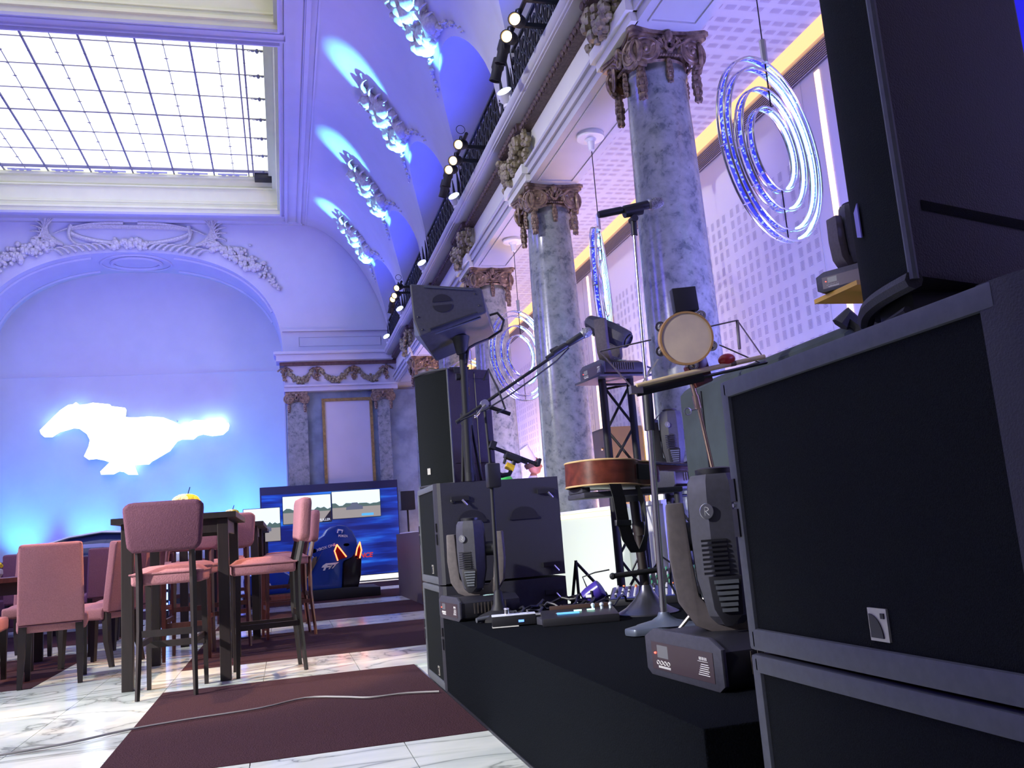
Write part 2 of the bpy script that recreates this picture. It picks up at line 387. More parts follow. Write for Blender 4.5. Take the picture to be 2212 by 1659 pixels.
# soffit coffers: raised oval ring + long mouldings following the arch
m = MB()
ps = [(AC + 0.52*cos(t), 20.75 + 0.42*sin(t), arch_z(0.52*cos(t)) - 0.02) for t in [2*pi*k/40 for k in range(40)]]
m.ring_sweep(ps, 0.045, 6, closed=True, up=(0, 0, 1))
ps = [(AC + 0.75*cos(t), 20.75 + 0.6*sin(t), arch_z(0.75*cos(t)) - 0.01) for t in [2*pi*k/40 for k in range(40)]]
m.ring_sweep(ps, 0.03, 6, closed=True, up=(0, 0, 1))
for s_ in (-1, 1):
    for yy in (20.25, 21.25):
        m.ring_sweep([(AC + s_*x, yy, arch_z(x) - 0.01) for x in [0.85 + 2.1*k/16 for k in range(17)]], 0.04, 6)
m.obj('soffit_moulding', M_PLASTER, wf)
# carved relief above the arch
def leafcurl(mb, p0, d0, L, turn, r, n=14, plane='y', y=19.93, flat=0.6):
    x, z = p0; a = d0; pts = []
    for i in range(n):
        pts.append((x, y - 0.03*sin(i/n*pi), z)); x += L/n*cos(a); z += L/n*sin(a); a += turn/n*(0.4+1.4*i/n)
    mb.ring_sweep(pts, [r*(1 - 0.75*i/n) for i in range(n)], 6, flat=flat)
m = MB(); rnd = random.Random(5)
def clus(mb, c, n, spread, r0, r1, rn, yoff=0.05):
    for _ in range(n):
        mb.sph((c[0]+rn.gauss(0, spread[0]), c[1]-rn.random()*yoff, c[2]+rn.gauss(0, spread[1])), rn.uniform(r0, r1), 7, 5)
for s_ in (-1, 1):
    for k in range(40):     # fruit garland following the arch
        t = 1.55 + 1.6*k/40; x = AC + s_*t; wdt = 0.17*sin(pi*(k+3)/44)
        clus(m, (x, 19.97, arch_z(t, AW+.35, AH+.33) + 0.02), 5, (wdt*.6, wdt*.7), 0.025, 0.075 if k < 30 else .045, rnd)
    for k in range(16):     # palm fronds at the shoulders of the cartouche
        leafcurl(m, (AC + s_*(1.35 + 0.03*k), 7.62 + 0.012*k), (R(10 + 7*k) if s_ > 0 else pi - R(10 + 7*k)), 0.62, s_*(-1.1 if k % 2 else 0.8), 0.06)
    for k in range(9):      # acanthus along the bottom of the cartouche
        x0 = AC + s_*(0.25 + 0.14*k); leafcurl(m, (x0, arch_z(x0-AC)+0.05), (R(50) if s_ > 0 else R(130)), 0.38, s_*-1.9, 0.055)
    leafcurl(m, (AC + s_*0.15, 8.12), 0 if s_ > 0 else pi, 1.5, s_*-0.5, 0.07, 20)
    leafcurl(m, (AC + s_*1.2, 8.05), R(-70) if s_ > 0 else R(250), 0.6, s_*-2.4, 0.08)
for k in range(30): clus(m, (AC + rnd.uniform(-.35, .35), 19.95, 7.62 + rnd.uniform(-.1, .13)), 1, (.02, .02), 0.04, 0.08, rnd)
m.obj('arch_relief', M_ORN, wf)
m = MB(); ps = [(AC + 1.25*cos(t), 19.95, 7.9 + 0.2*sin(t) + .05*cos(2*t)) for t in [2*pi*k/48 for k in range(48)]]
m.ring_sweep(ps, 0.05, 6, closed=True, up=(0, 1, 0)); m.obj('cartouche_frame', M_ORN, wf)
# attic panelling above the cornice, right and left of the niche
for x0, x1 in ((0.12, 4.4),):
    m = MB(); m.box((0.1, 19.94, 5.62), (3.6, 20, 5.67)); frame2(m, 0.45, 5.28, 2.3, 5.5, 0.012, 19.985, 20); m.box((0.1, 19.96, 5.1), (3.6, 20, 5.2))
    m.obj('attic_moulding', M_PLASTER, wf, smooth=False)
# end wall order: pilasters, entablature, gilt framed panel
MB().box((0.12, 19.88, 0), (3.6, 20, 4.2)).obj('marble_cladding', mat('blue_grey_marble', (0.20, 0.26, 0.32), 0.25, col2=(0.12, 0.16, 0.21), scale=3.5, detail=8), wf, smooth=False)
MB().box((0.95, 19.86, 0.8), (1.97, 19.89, 3.98)).obj('white_panel', M_PLASTER, wf, smooth=False)
frame2(MB(), 0.9, 0.75, 2.02, 4.04, 0.065, 19.83, 19.88).obj('gilt_frame', M_GILT, wf, smooth=False)
for x0, x1 in ((0.14, 0.58), (2.12, 2.4)):
    MB().box((x0, 19.76, 0), (x1, 19.9, 4.05), bev=0.01).obj('pilaster', M_COL, wf, smooth=False)
tr = ST('trim_1')   # cornice of the end wall
m = MB().box((0.1, 19.7, 4.2), (2.6, 20, 4.3)).box((0.1, 19.66, 4.3), (2.6, 20, 4.34)).box((0.12, 19.74, 4.34), (2.6, 20, 4.78)); m.obj('architrave', M_PLASTER, tr, smooth=False)
MB().box((0.02, 19.66, 4.78), (2.6, 20, 4.85)).obj('bed_moulding', mat('brown_gilding', (0.16, 0.09, 0.07), 0.6, var=0.4, scale=25), tr, smooth=False)
m = MB().box((-0.05, 19.5, 4.85), (2.5, 20, 4.97)).box((-0.1, 19.45, 4.99), (2.45, 20, 5.06), bev=.02).box((-0.08, 19.5, 4.97), (2.45, 20, 4.99)); m.obj('cornice', M_PLASTER, tr, smooth=False)
def swag(mb, p0, p1, drop, fn, rn, n=46, w_=0.06, r=(0.018, 0.042)):
    for k in range(n):
        t = (k+.5)/n; q = 1 - (2*t-1)**2
        a = p0 + (p1-p0)*t; z = -drop*q; ww = w_*(0.45 + 0.75*q)
        for _ in range(3):
            mb.sph(fn(a + rn.gauss(0, .01), z + rn.gauss(0, ww*.5), rn.uniform(0.0, 0.05)), rn.uniform(*r), 6, 4)
def droplet(mb, a, z0, L, fn, rn, w_=0.05, r=(0.018, 0.04)):
    for k in range(22):
        t = k/22; mb.sph(fn(a + rn.gauss(0, w_*(.3+sin(pi*t)*.6)), z0 - L*t, rn.uniform(0, .05)), rn.uniform(*r), 6, 4)
rn = random.Random(3); fnw = lambda a, z, d: (a, 19.74 - d, z)
for p0, p1 in ((0.2, 0.72), (0.9, 1.52), (1.72, 2.3)):
    mb = MB(); swag(mb, p0, p1, 0.24, lambda a, z, d: (a, 19.74 - d, 4.68 + z), rn); mb.obj('fruit_swag', M_FRUIT, tr)
for a in (0.13, 0.81, 1.62, 2.36):
    mb = MB(); droplet(mb, a, 4.74, 0.3, fnw, rn)
    mb.ring_sweep([(a-.16, 19.72, 4.66), (a-.07, 19.7, 4.72), (a, 19.69, 4.7), (a+.07, 19.7, 4.72), (a+.16, 19.72, 4.66)], 0.02, 6)
    mb.obj('fruit_drop', M_GOLD, tr)

# ---- coved ceiling: flat frame, skylight wells, cove with lunettes
ce = ST('ceiling')
ZC, EX = 8.2, 0.53
def cove_x(z):
    if z <= 5.3: return 2.5
    t = (min(z, ZC) - 5.3)/2.9; return EX + 1.97*(1 - t**1.7)**(1/1.7)
SKY = [(-2.6, 4.63), (5.0, 12.05), (12.42, 19.44)]
SX0, SX1 = -6.15, 0.15
m = MB()
m.box((SX1, -6, ZC), (EX, 20, ZC+.12)); m.box((SX0-.38, -6, ZC), (SX0, 20, ZC+.12))
yy = [-6] + [v for s_ in SKY for v in s_] + [20]
for k in range(0, len(yy), 2): m.box((SX0, yy[k], ZC), (SX1, yy[k+1], ZC+.12))
m.obj('ceiling_frame', M_PLASTER, ce, smooth=False)
m = MB()
for x in (EX - 0.02, EX-.28, EX + .0): m.box((x, -6, ZC-.035), (x+.05, 20, ZC))
m.box((EX, -6, ZC-.05), (EX+.07, 20, ZC+.02)); m.box((EX+.16, -6, ZC-.06), (EX+.19, 20, ZC-.02))
m.box((SX0-.1, 19.9, ZC-.06), (EX+.1, 20, ZC))
for (a, b) in SKY:
    for q, h in ((0.0, 0.05), (0.09, 0.03)):
        frame2(m, SX0-.02-q, a-.02-q, SX1+.02+q, b+.02+q, 0.03, ZC-h, ZC, 'z')
m.obj('ceiling_moulding', M_PLASTER, ce, smooth=False)
ZG = 9.03
for (a, b) in SKY:
    m = MB()
    m.add([(SX0, a, ZC), (SX1, a, ZC), (SX1-.13, a+.13, ZG), (SX0+.13, a+.13, ZG)], [(0, 1, 2, 3)])
    m.add([(SX0, b, ZC), (SX1, b, ZC), (SX1-.13, b-.13, ZG), (SX0+.13, b-.13, ZG)], [(0, 1, 2, 3)])
    m.add([(SX1, a, ZC), (SX1, b, ZC), (SX1-.13, b-.13, ZG), (SX1-.13, a+.13, ZG)], [(0, 1, 2, 3)])
    m.add([(SX0, a, ZC), (SX0, b, ZC), (SX0+.13, b-.13, ZG), (SX0+.13, a+.13, ZG)], [(0, 1, 2, 3)])
    m.obj('skylight_well', M_CREAM, ce, smooth=False)
    m = MB()
    for z, q, h in ((8.28, 0.06, .05), (8.4, 0.04, .03), (8.72, 0.09, .03), (8.92, .13, .06)):
        t = (z-ZC)/(ZG-ZC)*.13; frame2(m, SX0+t-.01, a+t-.01, SX1-t+.01, b-t+.01, q, z, z+h, 'z')
    m.obj('well_moulding', M_CREAM, ce, smooth=False)
M_GLASS = emis('backlit_skylight_glass', (0.98, 1.0, 0.86), 1.08, (0.8, 0.8, 0.8))
M_IRON = mat('skylight_iron', (0.20, 0.20, 0.22), 0.6)
for wi, (a, b) in enumerate(SKY):
    wn = ST('window_%d' % (wi+1))
    x0, x1 = SX0+.13, SX1-.13; y0, y1 = a+.13, b-.13
    if wi < 2:
        MB().box((x0, y0, ZG), (x1, y1, ZG+.03)).obj('glass', M_GLASS, wn, smooth=False)
        m = MB()
        for k in range(8): m.box((x1-.42-.83*k-.02, y0, ZG-.05), (x1-.42-.83*k+.02, y1, ZG))
        m.obj('glazing_bar', M_IRON, wn, smooth=False); continue
    ye = [y1 - .32 - .825*k for k in range(9)]; ye = [y1] + [y for y in ye if y > y0] + [y0]
    xe = [x1] + [x1 - .42 - .415*k for k in range(15) if x1-.42-.415*k > x0+.1] + [x0]
    pm = {}
    for i in range(len(xe)-1):
        for j in range(len(ye)-1):
            sx, sy = xe[i]-xe[i+1], ye[j]-ye[j+1]; key = (round(sx, 3), round(sy, 3))
            if key not in pm:
                pm[key] = MB().box((-sx/2+.006, -sy/2+.006, 0), (sx/2-.006, sy/2-.006, 0.012)).mesh('glass_pane', M_GLASS, smooth=False)
            o = bpy.data.objects.new('glass_pane', pm[key]); C.objects.link(o); o.parent = wn; o.location = ((xe[i]+xe[i+1])/2, (ye[j]+ye[j+1])/2, ZG)
    MB().box((x0-.2, y0-.2, ZG+.05), (x1+.2, y1+.2, ZG+.08)).obj('light_box', M_GLASS, wn, smooth=False)
    m1 = MB(); bars = []
    for k, x in enumerate(xe[1:-1]):
        thick = (k % 2 == 0)
        bars.append((x, 0.014 if thick else 0.005))
    bars.append((x1-.52, 0.012))
    for x, hw in bars: MB().box((x-hw, y0, ZG-.03 if hw > .01 else ZG-.015), (x+hw, y1, ZG)).obj('glazing_bar', M_IRON, wn, smooth=False)
    for y in ye[1:-1]: MB().box((x0, y-(.009 if abs(y-16.5) < .3 else .004), ZG-.02), (x1, y+(.009 if abs(y-16.5) < .3 else .004), ZG-.002)).obj('cross_bar', M_IRON, wn, smooth=False)
    st = None
    for x, hw in bars[:-1]:
        for y in ye[1:-1]:
            for q in (0, .41):
                if y+q > y1 - .05: continue
                r = .035 if (q and hw < .01) else .022
                if st is None:
                    st = MB().prism([(1, 0), (.25, .25), (0, 1), (-.25, .25), (-1, 0), (-.25, -.25), (0, -1), (.25, -.25)], -.01, .0, 'z').obj('iron_stud', M_IRON, wn, smooth=False)
                    st.location = (x, y+q, ZG-.02); st.scale = (r, r, 1)
                else: inst(st, wn, (x, y+q, ZG-.02), scale=(r, r, 1))
    for y in ye[1:-1]:       # wrought scroll crosses in the edge strip
        m = MB()
        for s_ in (-1, 1):
            m.sph((x1-.2+s_*.07, y, ZG-.03), (.035, .03, .01), 8, 4); m.sph((x1-.2, y+s_*.045, ZG-.03), (.025, .03, .01), 8, 4)
            m.torus((x1-.2+s_*.13, y, ZG-.03), .02, .006, 12, 4)
        m.sph((x1-.2, y, ZG-.03), (.04, .04, .015), 8, 4); m.obj('wrought_scroll', M_IRON, wn)
    for x in [v for v, h in bars if h > .013]:  # scroll ornaments on the rail at the far end
        m = MB()
        for k in range(3): m.torus((x+.2+.14*k, y1-.14, ZG-.04), .05, .01, 14, 4)
        m.box((x+.08, y1-.17, ZG-.04), (x+.7, y1-.11, ZG-.02)); m.obj('rail_scroll', mat('pale_metal', (.5, .52, .5), .5), wn)
    MB().box((x0, y1-.34, ZG-.05), (x1, y1-.30, ZG)).obj('end_rail', M_IRON, wn, smooth=False)
    MB().box((x1-.4, y1-.3, ZG-.16), (x1-.02, y1-.04, ZG-.03), bev=.01).obj('motor_box', M_BLACK, wn)

# cove with lunettes cut into it, right side (seen) and left side (mirror, plain)
def lun_z(dy):
    t = abs(dy)/1.12
    return 5.35 + 1.45*(1 - t**2.2)**(1/2.2) if t < 1 else 5.08
XW = 2.95
m = MB(); n = 40; K = 26
def colz(yoff): return lun_z(yoff)
for yc in BAYS + [1.37, -1.49, -4.35]:
    ys = [-1.43 + 2.86*i/n for i in range(n+1)]
    for i in range(n):
        a, b = ys[i], ys[i+1]; za, zb = colz(a), colz(b)
        for k in range(K):
            u, v = k/K, (k+1)/K
            z1, z2, z3, z4 = za+(ZC-za)*u, zb+(ZC-zb)*u, zb+(ZC-zb)*v, za+(ZC-za)*v
            if yc + b > 20.01: continue
            m.add([(cove_x(z1), yc+a, z1), (cove_x(z2), yc+b, z2), (cove_x(z3), yc+b, z3), (cove_x(z4), yc+a, z4)], [(0, 1, 2, 3)])
cove = m
def weld(o, d=0.0005):
    bm = bmesh.new(); bm.from_mesh(o.data); bmesh.ops.remove_doubles(bm, verts=bm.verts, dist=d)
    bmesh.ops.recalc_face_normals(bm, faces=bm.faces); bm.to_mesh(o.data); bm.free()
    o.data.shade_smooth(); o.data.set_sharp_from_angle(angle=R(35)); return o
weld(cove.obj('cove', M_PLASTER, ce))
m = MB()
for yc in BAYS + [1.37]:
    ys = [-1.12*cos(pi*i/36) for i in range(37)]
    for i in range(36):
        a, b = ys[i], ys[i+1]; za, zb = lun_z(a), lun_z(b)
        m.add([(cove_x(za), yc+a, za), (cove_x(zb), yc+b, zb), (XW, yc+b, zb), (XW, yc+a, za)], [(0, 1, 2, 3)])
    for s_ in (-1, 1):
        m.add([(2.5, yc+s_*1.12, 5.0), (2.5, yc+s_*1.12, 5.35), (XW, yc+s_*1.12, 5.35), (XW, yc+s_*1.12, 5.0)], [(0, 1, 2, 3)])
weld(m.obj('lunette_reveal', M_PLASTER, ce))
MB().box((XW, -6, 5.0), (XW+.1, 20, 8.2)).obj('lunette_back', M_PLASTER, ce, smooth=False)
m = MB()
for yc in BAYS:   # mouldings framing the wall inside each lunette
    ps = [(XW-.02, yc + .85*cos(t), 5.3 + 1.2*sin(t)) for t in [pi*k/24 for k in range(25)]]
    m.ring_sweep(ps, .02, 6); m.box((XW-.05, yc-.03, 5.1), (XW, yc+.03, 6.5))
m.obj('lunette_moulding', M_PLASTER, ce)
m = MB()   # plain left cove
m.grid(lambda u, v: (-6.0 - cove_x(5.08 + (ZC-5.08)*v) + 0.0, -6 + 26*u, 5.08 + (ZC-5.08)*v), 2, 16); m.obj('left_cove', M_PLASTER, ce)
MB().box((-10.5, -6, 5.0), (-8.4, 20, 5.08)).obj('left_gallery', M_PLASTER, ce, smooth=False)
MB().box((-8.75, -6, 4.3), (-8.3, 20, 5.0)).obj('left_beam', M_PLASTER, ce, smooth=False)
# carved crests over the lunettes (stuccoed figures, shells and scrolls), one mesh shared by every bay
m = MB(); rn = random.Random(21)
def onc(dy, z, d): # point on the cove, d = distance off it
    e = .02; tx = cove_x(z+e)-cove_x(z-e); L_ = math.hypot(tx, 2*e); nx, nz = -2*e/L_, tx/L_
    return (cove_x(z) + nx*d, dy, z + nz*d)
for k in range(26):
    z = 6.95 + .62*rn.random(); m.sph(onc(rn.gauss(0, .11), z, rn.uniform(.0, .05)), rn.uniform(.09, .15), 9, 6)
for k in range(130):
    z = 6.9 + .85*rn.random(); w_ = 0.36*(1 - abs(z-7.25)/.75); m.sph(onc(rn.gauss(0, max(.05, w_*.55)), z, rn.uniform(0, .07)), rn.uniform(.025, .075), 7, 5)
for s_ in (-1, 1):
    m.ring_sweep([onc(s_*(.08+.1*sin(t)), 6.95+.13*t, .07) for t in [.3*k for k in range(12)]], [.07-.003*k for k in range(12)], 7)
    for k in range(7):
        z0 = 7.0+.11*k
        m.ring_sweep([onc(s_*(.1+.32*t), z0+.25*t-.2*t*t, .03+.05*sin(pi*t)) for t in [q/8 for q in range(9)]], [.045*(1-.8*q/8) for q in range(9)], 6)
    for k in range(26):      # husks running down the arch edge
        dy = s_*(.15+.7*k/26); z = lun_z(dy)+.17; m.sph(onc(dy, z + rn.gauss(0, .03), .02), rn.uniform(.02, .05)*(1.2-k/30), 6, 4)
m.sph(onc(0, 7.62, .1), (.09, .09, .11), 10, 8); m.sph(onc(0, 7.35, .09), (.11, .13, .17), 10, 8); m.sph(onc(.1, 7.1, .08), (.07, .1, .14), 9, 7)
cm_ = m.mesh('arch_crest', M_ORN)
for yc in BAYS:
    o = bpy.data.objects.new('arch_crest', cm_); C.objects.link(o); o.parent = ce; o.location = (0, yc, 0)

# ---- colonnade entablature, right
en = ST('trim_2'); Y0, Y1 = -5.9, 19.72
m = MB()
m.box((2.55, Y0, 4.33), (3.07, Y1, 4.40)); m.box((2.52, Y0, 4.40), (3.07, Y1, 4.47)); m.box((2.49, Y0, 4.47), (3.07, Y1, 4.50)); m.obj('architrave', M_PLASTER, en, smooth=False)
m = MB()
for a, b in zip(COLS, COLS[1:] + [19.9]): frame2(m, 2.62, a+.38, 3.0, b-.38, 0.02, 4.315, 4.33, 'z')
m.obj('soffit_panel_moulding', M_PLASTER, en, smooth=False)
MB().box((2.59, Y0, 4.50), (3.07, Y1, 4.86)).obj('frieze', M_FRIEZE, en, smooth=False)
m = MB()
for yc in COLS: m.box((2.53, yc-.36, 4.50), (2.6, yc+.36, 4.86)); m.box((2.46, yc-.38, 4.40), (2.56, yc+.38, 4.50)); m.box((2.5, yc-.36, 4.33), (2.56, yc+.36, 4.40))
m.obj('frieze_block', M_FRIEZE, en, smooth=False)
m = MB().box((2.36, Y0, 4.94), (3.07, Y1, 4.96)); m.box((2.34, Y0, 4.955), (3.07, Y1, 5.0)); m.obj('corona', M_PLASTER, en, smooth=False)
m = MB().cyl((2.36, Y0, 5.03), (2.36, Y1, 5.03), 0.055, n=14).box((2.36, Y0, 4.99), (3.07, Y1, 5.085)); m.obj('cornice_roll', M_PLASTER, en)
M_BROWN = mat('brown_egg_moulding', (0.13, 0.085, 0.08), 0.6, var=0.5, scale=40)
m = MB(); m.box((2.50, Y0, 4.86), (3.07, Y1, 4.94))
for yc in COLS: m.box((2.44, yc-.38, 4.86), (2.5, yc+.38, 4.94))
m.obj('bead_backing', M_BROWN, en, smooth=False)
egg = MB().sph((0, 0, 0), (.034, .034, .034), 8, 6).mesh('egg', M_BROWN)
eg = MB(); y = 3.2
while y < 19.6:
    off = min(abs(y-c) for c in COLS) < .38
    x = 2.435 if off else 2.49
    if y < 13.5:
        eg.sph((x, y, 4.895), (.028, .036, .038), 7, 5)
    else: eg.sph((x, y, 4.895), (.028, .036, .038), 5, 4)
    y += .088
eg.obj('egg_moulding', M_BROWN, en)
rn = random.Random(8)
for yc in COLS[1:]:
    fx = lambda a, z, d: (2.53 - d, a, z)
    mb = MB(); swag(mb, yc-.34, yc+.34, 0.26, lambda a, z, d: (2.52 - d*2.4, a, 4.80 + z), rn, 50, .10, (.022, .052)); mb.obj('fruit_swag', M_FRUIT, en)
    for a in (yc-.40, yc+.40):
        mb = MB(); droplet(mb, a, 4.84, .34, fx, rn, .05, (.018, .042)); mb.obj('fruit_drop', M_FRUIT, en)

# ---- aisle behind the colonnade
AX, AZ = 4.33, 4.6
ST('wall_right', MB().box((AX, -6, 0), (AX+.12, 20, AZ)).obj('wall_right', mat('white_wall_panel', (0.72, 0.70, 0.72), 0.7), smooth=False))
wr = bpy.data.objects['wall_right']
MB().box((3.0, -6, AZ), (AX+.12, 20, AZ+.1)).obj('aisle_ceiling', M_PLASTER, ce, smooth=False)
MB().box((3.0, -6, 4.4), (3.07, 20, AZ)).obj('aisle_beam_face', M_PLASTER, ce, smooth=False)
MB().box((AX-.012, -6, 4.36), (AX, 20, 4.54)).obj('air_grille', mat('dark_grille', (.10, .09, .11), .7), wr, smooth=False)
m = MB()
for k in range(9): m.box((AX-.02, 4, 4.37+.019*k), (AX-.012, 16, 4.377+.019*k))
m.obj('grille_louvre', mat('grille_louvre', (.28, .26, .30), .6), wr, smooth=False)
MB().box((AX-.16, -6, 4.565), (AX-.02, 20, AZ)).obj('cove_light_strip', emis('warm_cove_light', (1.0, .52, .22), 1.7), wr, smooth=False)
M_STRIP = emis('warm_slot_light', (1.0, .66, .50), 2.4)
for yc in COLS:
    MB().box((AX-.012, yc+.10, 1.2), (AX-.0, yc+.16, 4.33)).obj('light_slot', M_STRIP, wr, smooth=False)
m = MB()
for yc in COLS: m.box((AX-.003, yc+.37, .1), (AX+.001, yc+.376, 4.36))
m.obj('panel_joint', MATS['joint_grey'], wr, smooth=False)
m = MB()
y = 6.50
for blk in range(-3, 22):
    for zb in range(-3, 3):
        by, bz = 6.50 + .521*blk, 2.34 + .51*zb
        if min(abs(by+.18-(c+.05)) for c in COLS) < .42 and blk < 0: pass
        for i in range(4):
            yy_ = by + .12*i
            if min(abs(yy_-(c+.13)) for c in COLS) < .30 or yy_ > 18.5: continue
            for j in range(4):
                z = bz + .118*j
                if z > 4.25 or z < 1.2: continue
                for q in range(7):
                    a = z - .036 + .012*q
                    m.add([(AX-.002, yy_-.03, a-.0016), (AX-.002, yy_+.03, a-.0016), (AX-.002, yy_+.03, a+.0016), (AX-.002, yy_-.03, a+.0016)], [(0, 1, 2, 3)])
m.obj('slot_perforation', mat('wall_perforation', (.27, .24, .38), .9), wr, smooth=False, kind='stuff', fix=False)
m = MB()
for bi in range(-4, 22):
    for bx in range(2):
        for i in range(4):
            for j in range(4):
                yy_ = 5.6 + .521*bi + .12*i; x = 3.28 + .5*bx + .115*j
                if yy_ > 16 or x > AX-.2: continue
                for q in range(7):
                    a = x - .036 + .012*q
                    m.add([(a-.0022, yy_-.03, AZ-.002), (a+.0022, yy_-.03, AZ-.002), (a+.0022, yy_+.03, AZ-.002), (a-.0022, yy_+.03, AZ-.002)], [(0, 1, 2, 3)])
m.obj('ceiling_perforation', mat('ceiling_perforation', (.36, .30, .38), .9), ce, smooth=False, kind='stuff', fix=False)
# ================================================================ columns
def volute_mesh():
    # spiral scroll in local xz plane, eye at origin, thickness along y
    m = MB(); pts = []; rad = []
    for k in range(58):
        a = -pi/2 - k*0.27; r = 0.118*(1 - k/62)
        pts.append((r*cos(a), 0, r*sin(a))); rad.append(.019*(1 - k/110))
    m.ring_sweep(pts, rad, 6, flat=1.0, up=(0, 1, 0))
    m.lathe([(0, -.006), (.10, -.006), (.11, 0), (.10, .006), (0, .006)], 16, M=Matrix.Rotation(pi/2, 4, 'X'))
    m.sph((0, 0, 0), (.022, .03, .022), 8, 6)
    return m
def husk_mesh():
    m = MB(); z = 0
    for k, r in enumerate((.028, .036, .042, .036, .028)):
        m.sph((0, 0, z - .03), (r, r*.8, .036), 7, 5)
        for a in range(5): m.sph((r*.7*cos(a*1.256), r*.6*sin(a*1.256), z-.045), (.012, .012, .022), 5, 4)
        z -= .052
    return m
V_ME = volute_mesh().mesh('volute', M_GOLD); H_ME = husk_mesh().mesh('husk_drop', M_GOLD)
V_MI = MB(); V_MI.v = [(-x, y, z) for x, y, z in volute_mesh().v]; V_MI.f = [tuple(reversed(f)) for f in volute_mesh().f]; V_MI = V_MI.mesh('volute', M_GOLD)
def me_obj(name, me, parent, loc=(0,0,0), rot=(0,0,0), scale=None, label=None):
    o = bpy.data.objects.new(name, me); C.objects.link(o); o.parent = parent; o.location = loc; o.rotation_euler = rot
    if scale: o.scale = scale
    if label: o['label'] = label
    return o
def abacus_mb():
    m = MB()
    for w_, z0, z1 in ((.315, -.028, 0), (.30, -.055, -.028), (.275, -.075, -.055)):
        poly = []
        for q in range(4):
            for t in [-1, -.88, -.45, 0, .45, .88]:
                d = w_*(1 - .16*(1 - min(1, abs(t)/.88)**2)) if abs(t) < 1 else w_
                x, y = (t*w_*(.94 if abs(t) > .9 else 1), -d)
                a = q*pi/2; poly.append((x*cos(a)-y*sin(a), x*sin(a)+y*cos(a)))
        m.prism(poly, z0, z1, 'z')
    return m
AB_ME = abacus_mb().mesh('abacus', M_GOLD, smooth=False)
def cart_mb():
    m = MB(); rn = random.Random(2)
    for s_ in (-1, 1):
        for k in range(4): m.ring_sweep([(s_*(.02+.02*k), -.0, -.07), (s_*(.05+.03*k), -.03, -.01-.02*k), (s_*(.09+.02*k), -.01, -.07-.01*k)], [.018, .014, .006], 6)
    m.sph((0, -.02, .0), (.035, .03, .05), 8, 6); m.torus((0, -.02, -.07), .035, .012, 14, 6, 'y')
    for k in range(9): m.sph((-.09+.0225*k, .0, -.135), (.014, .014, .011), 6, 4)
    for _ in range(14): m.sph((rn.uniform(-.09, .09), rn.uniform(-.02, .0), rn.uniform(-.11, .02)), .017, 6, 4)
    return m
CA_ME = cart_mb().mesh('cartouche', M_GOLD)
m = MB(); m.lathe([(.205, -.24), (.235, -.2), (.215, -.17), (.23, -.14), (.26, -.08), (.25, -.05), (.2, -.05)], 24); BE_ME = m.mesh('bell', M_GOLD)
ordn = ['outermost, behind the large speaker', 'first big one behind the tambourine', 'second, with the tall slatted capital in full view', 'third, behind the monitor speaker', 'fourth, above the far speaker stack', 'fifth and farthest, beside the end wall pilasters']
lab = ['grey marble column hidden behind the big right-hand speaker cabinet', 'grey marble column with gilded capital, the largest in view, behind the tambourine', 'grey marble column with gilded capital standing behind the truss tower and counter',
       'grey marble column with gilded capital, behind the tilted monitor speaker and the ring lamp', 'grey marble column mostly hidden by the tilted monitor speaker', 'grey marble column nearest the end wall pilasters, beside the tall far speaker']
sh = MB(); sh.lathe([(.27, .42), (.268, .6), (.262, 1.5), (.25, 2.6), (.235, 3.6), (.222, 4.02), (.235, 4.04), (.235, 4.07), (.222, 4.09), (.222, 4.14)], 40); SH_ME = sh.mesh('shaft', M_COL)
bs = MB(); bs.lathe([(.36, .12), (.36, .2), (.34, .23), (.30, .25), (.30, .28), (.33, .31), (.33, .35), (.30, .38), (.27, .42)], 32); bs.box((-.38, -.38, 0), (.38, .38, .12)); BS_ME = bs.mesh('base', M_COL)
for i, yc in enumerate(COLS):
    t = T('column', lab[i], 'column', (2.82, yc, 0), 0)
    me_obj('shaft', SH_ME, t); me_obj('base', BS_ME, t)
    cp = me_obj('capital', BE_ME, t, (0, 0, 4.33))
    me_obj('abacus', AB_ME, cp)
    for q in range(4):
        M_ = Matrix.Rotation(q*pi/2, 4, 'Z')
        for s_ in (-1, 1):
            p = M_ @ Vector((s_*.185, -.265, -.155)); me_obj('volute', V_ME if s_ < 0 else V_MI, cp, p, (0, 0, q*pi/2 + s_*R(14)))
            p = M_ @ Vector((s_*.215, -.225, -.25)); me_obj('husk_drop', H_ME, cp, p, (0, 0, q*pi/2))
        p = M_ @ Vector((0, -.26, -.05)); me_obj('cartouche', CA_ME, cp, p, (0, 0, q*pi/2))
        p = M_ @ Vector((0, -.245, -.2)); me_obj('husk_drop', H_ME, cp, p, (0, 0, q*pi/2), (.8, .8, .7))
# capitals of the end wall pilasters
for x0, lb in ((.36, 0), (2.26, 1)):
    o = MB().box((x0-.24, 19.72, 4.13), (x0+.24, 19.95, 4.2), bev=.01).obj('pilaster_capital', M_GOLD, wf, smooth=False)
    for s_ in (-1, 1):
        me_obj('volute', V_ME if s_ < 0 else V_MI, o, (x0+s_*.16, 19.72, 4.04)); me_obj('husk_drop', H_ME, o, (x0+s_*.17, 19.74, 3.96), scale=(1, 1, .8))
    me_obj('cartouche', CA_ME, o, (x0, 19.72, 4.12))

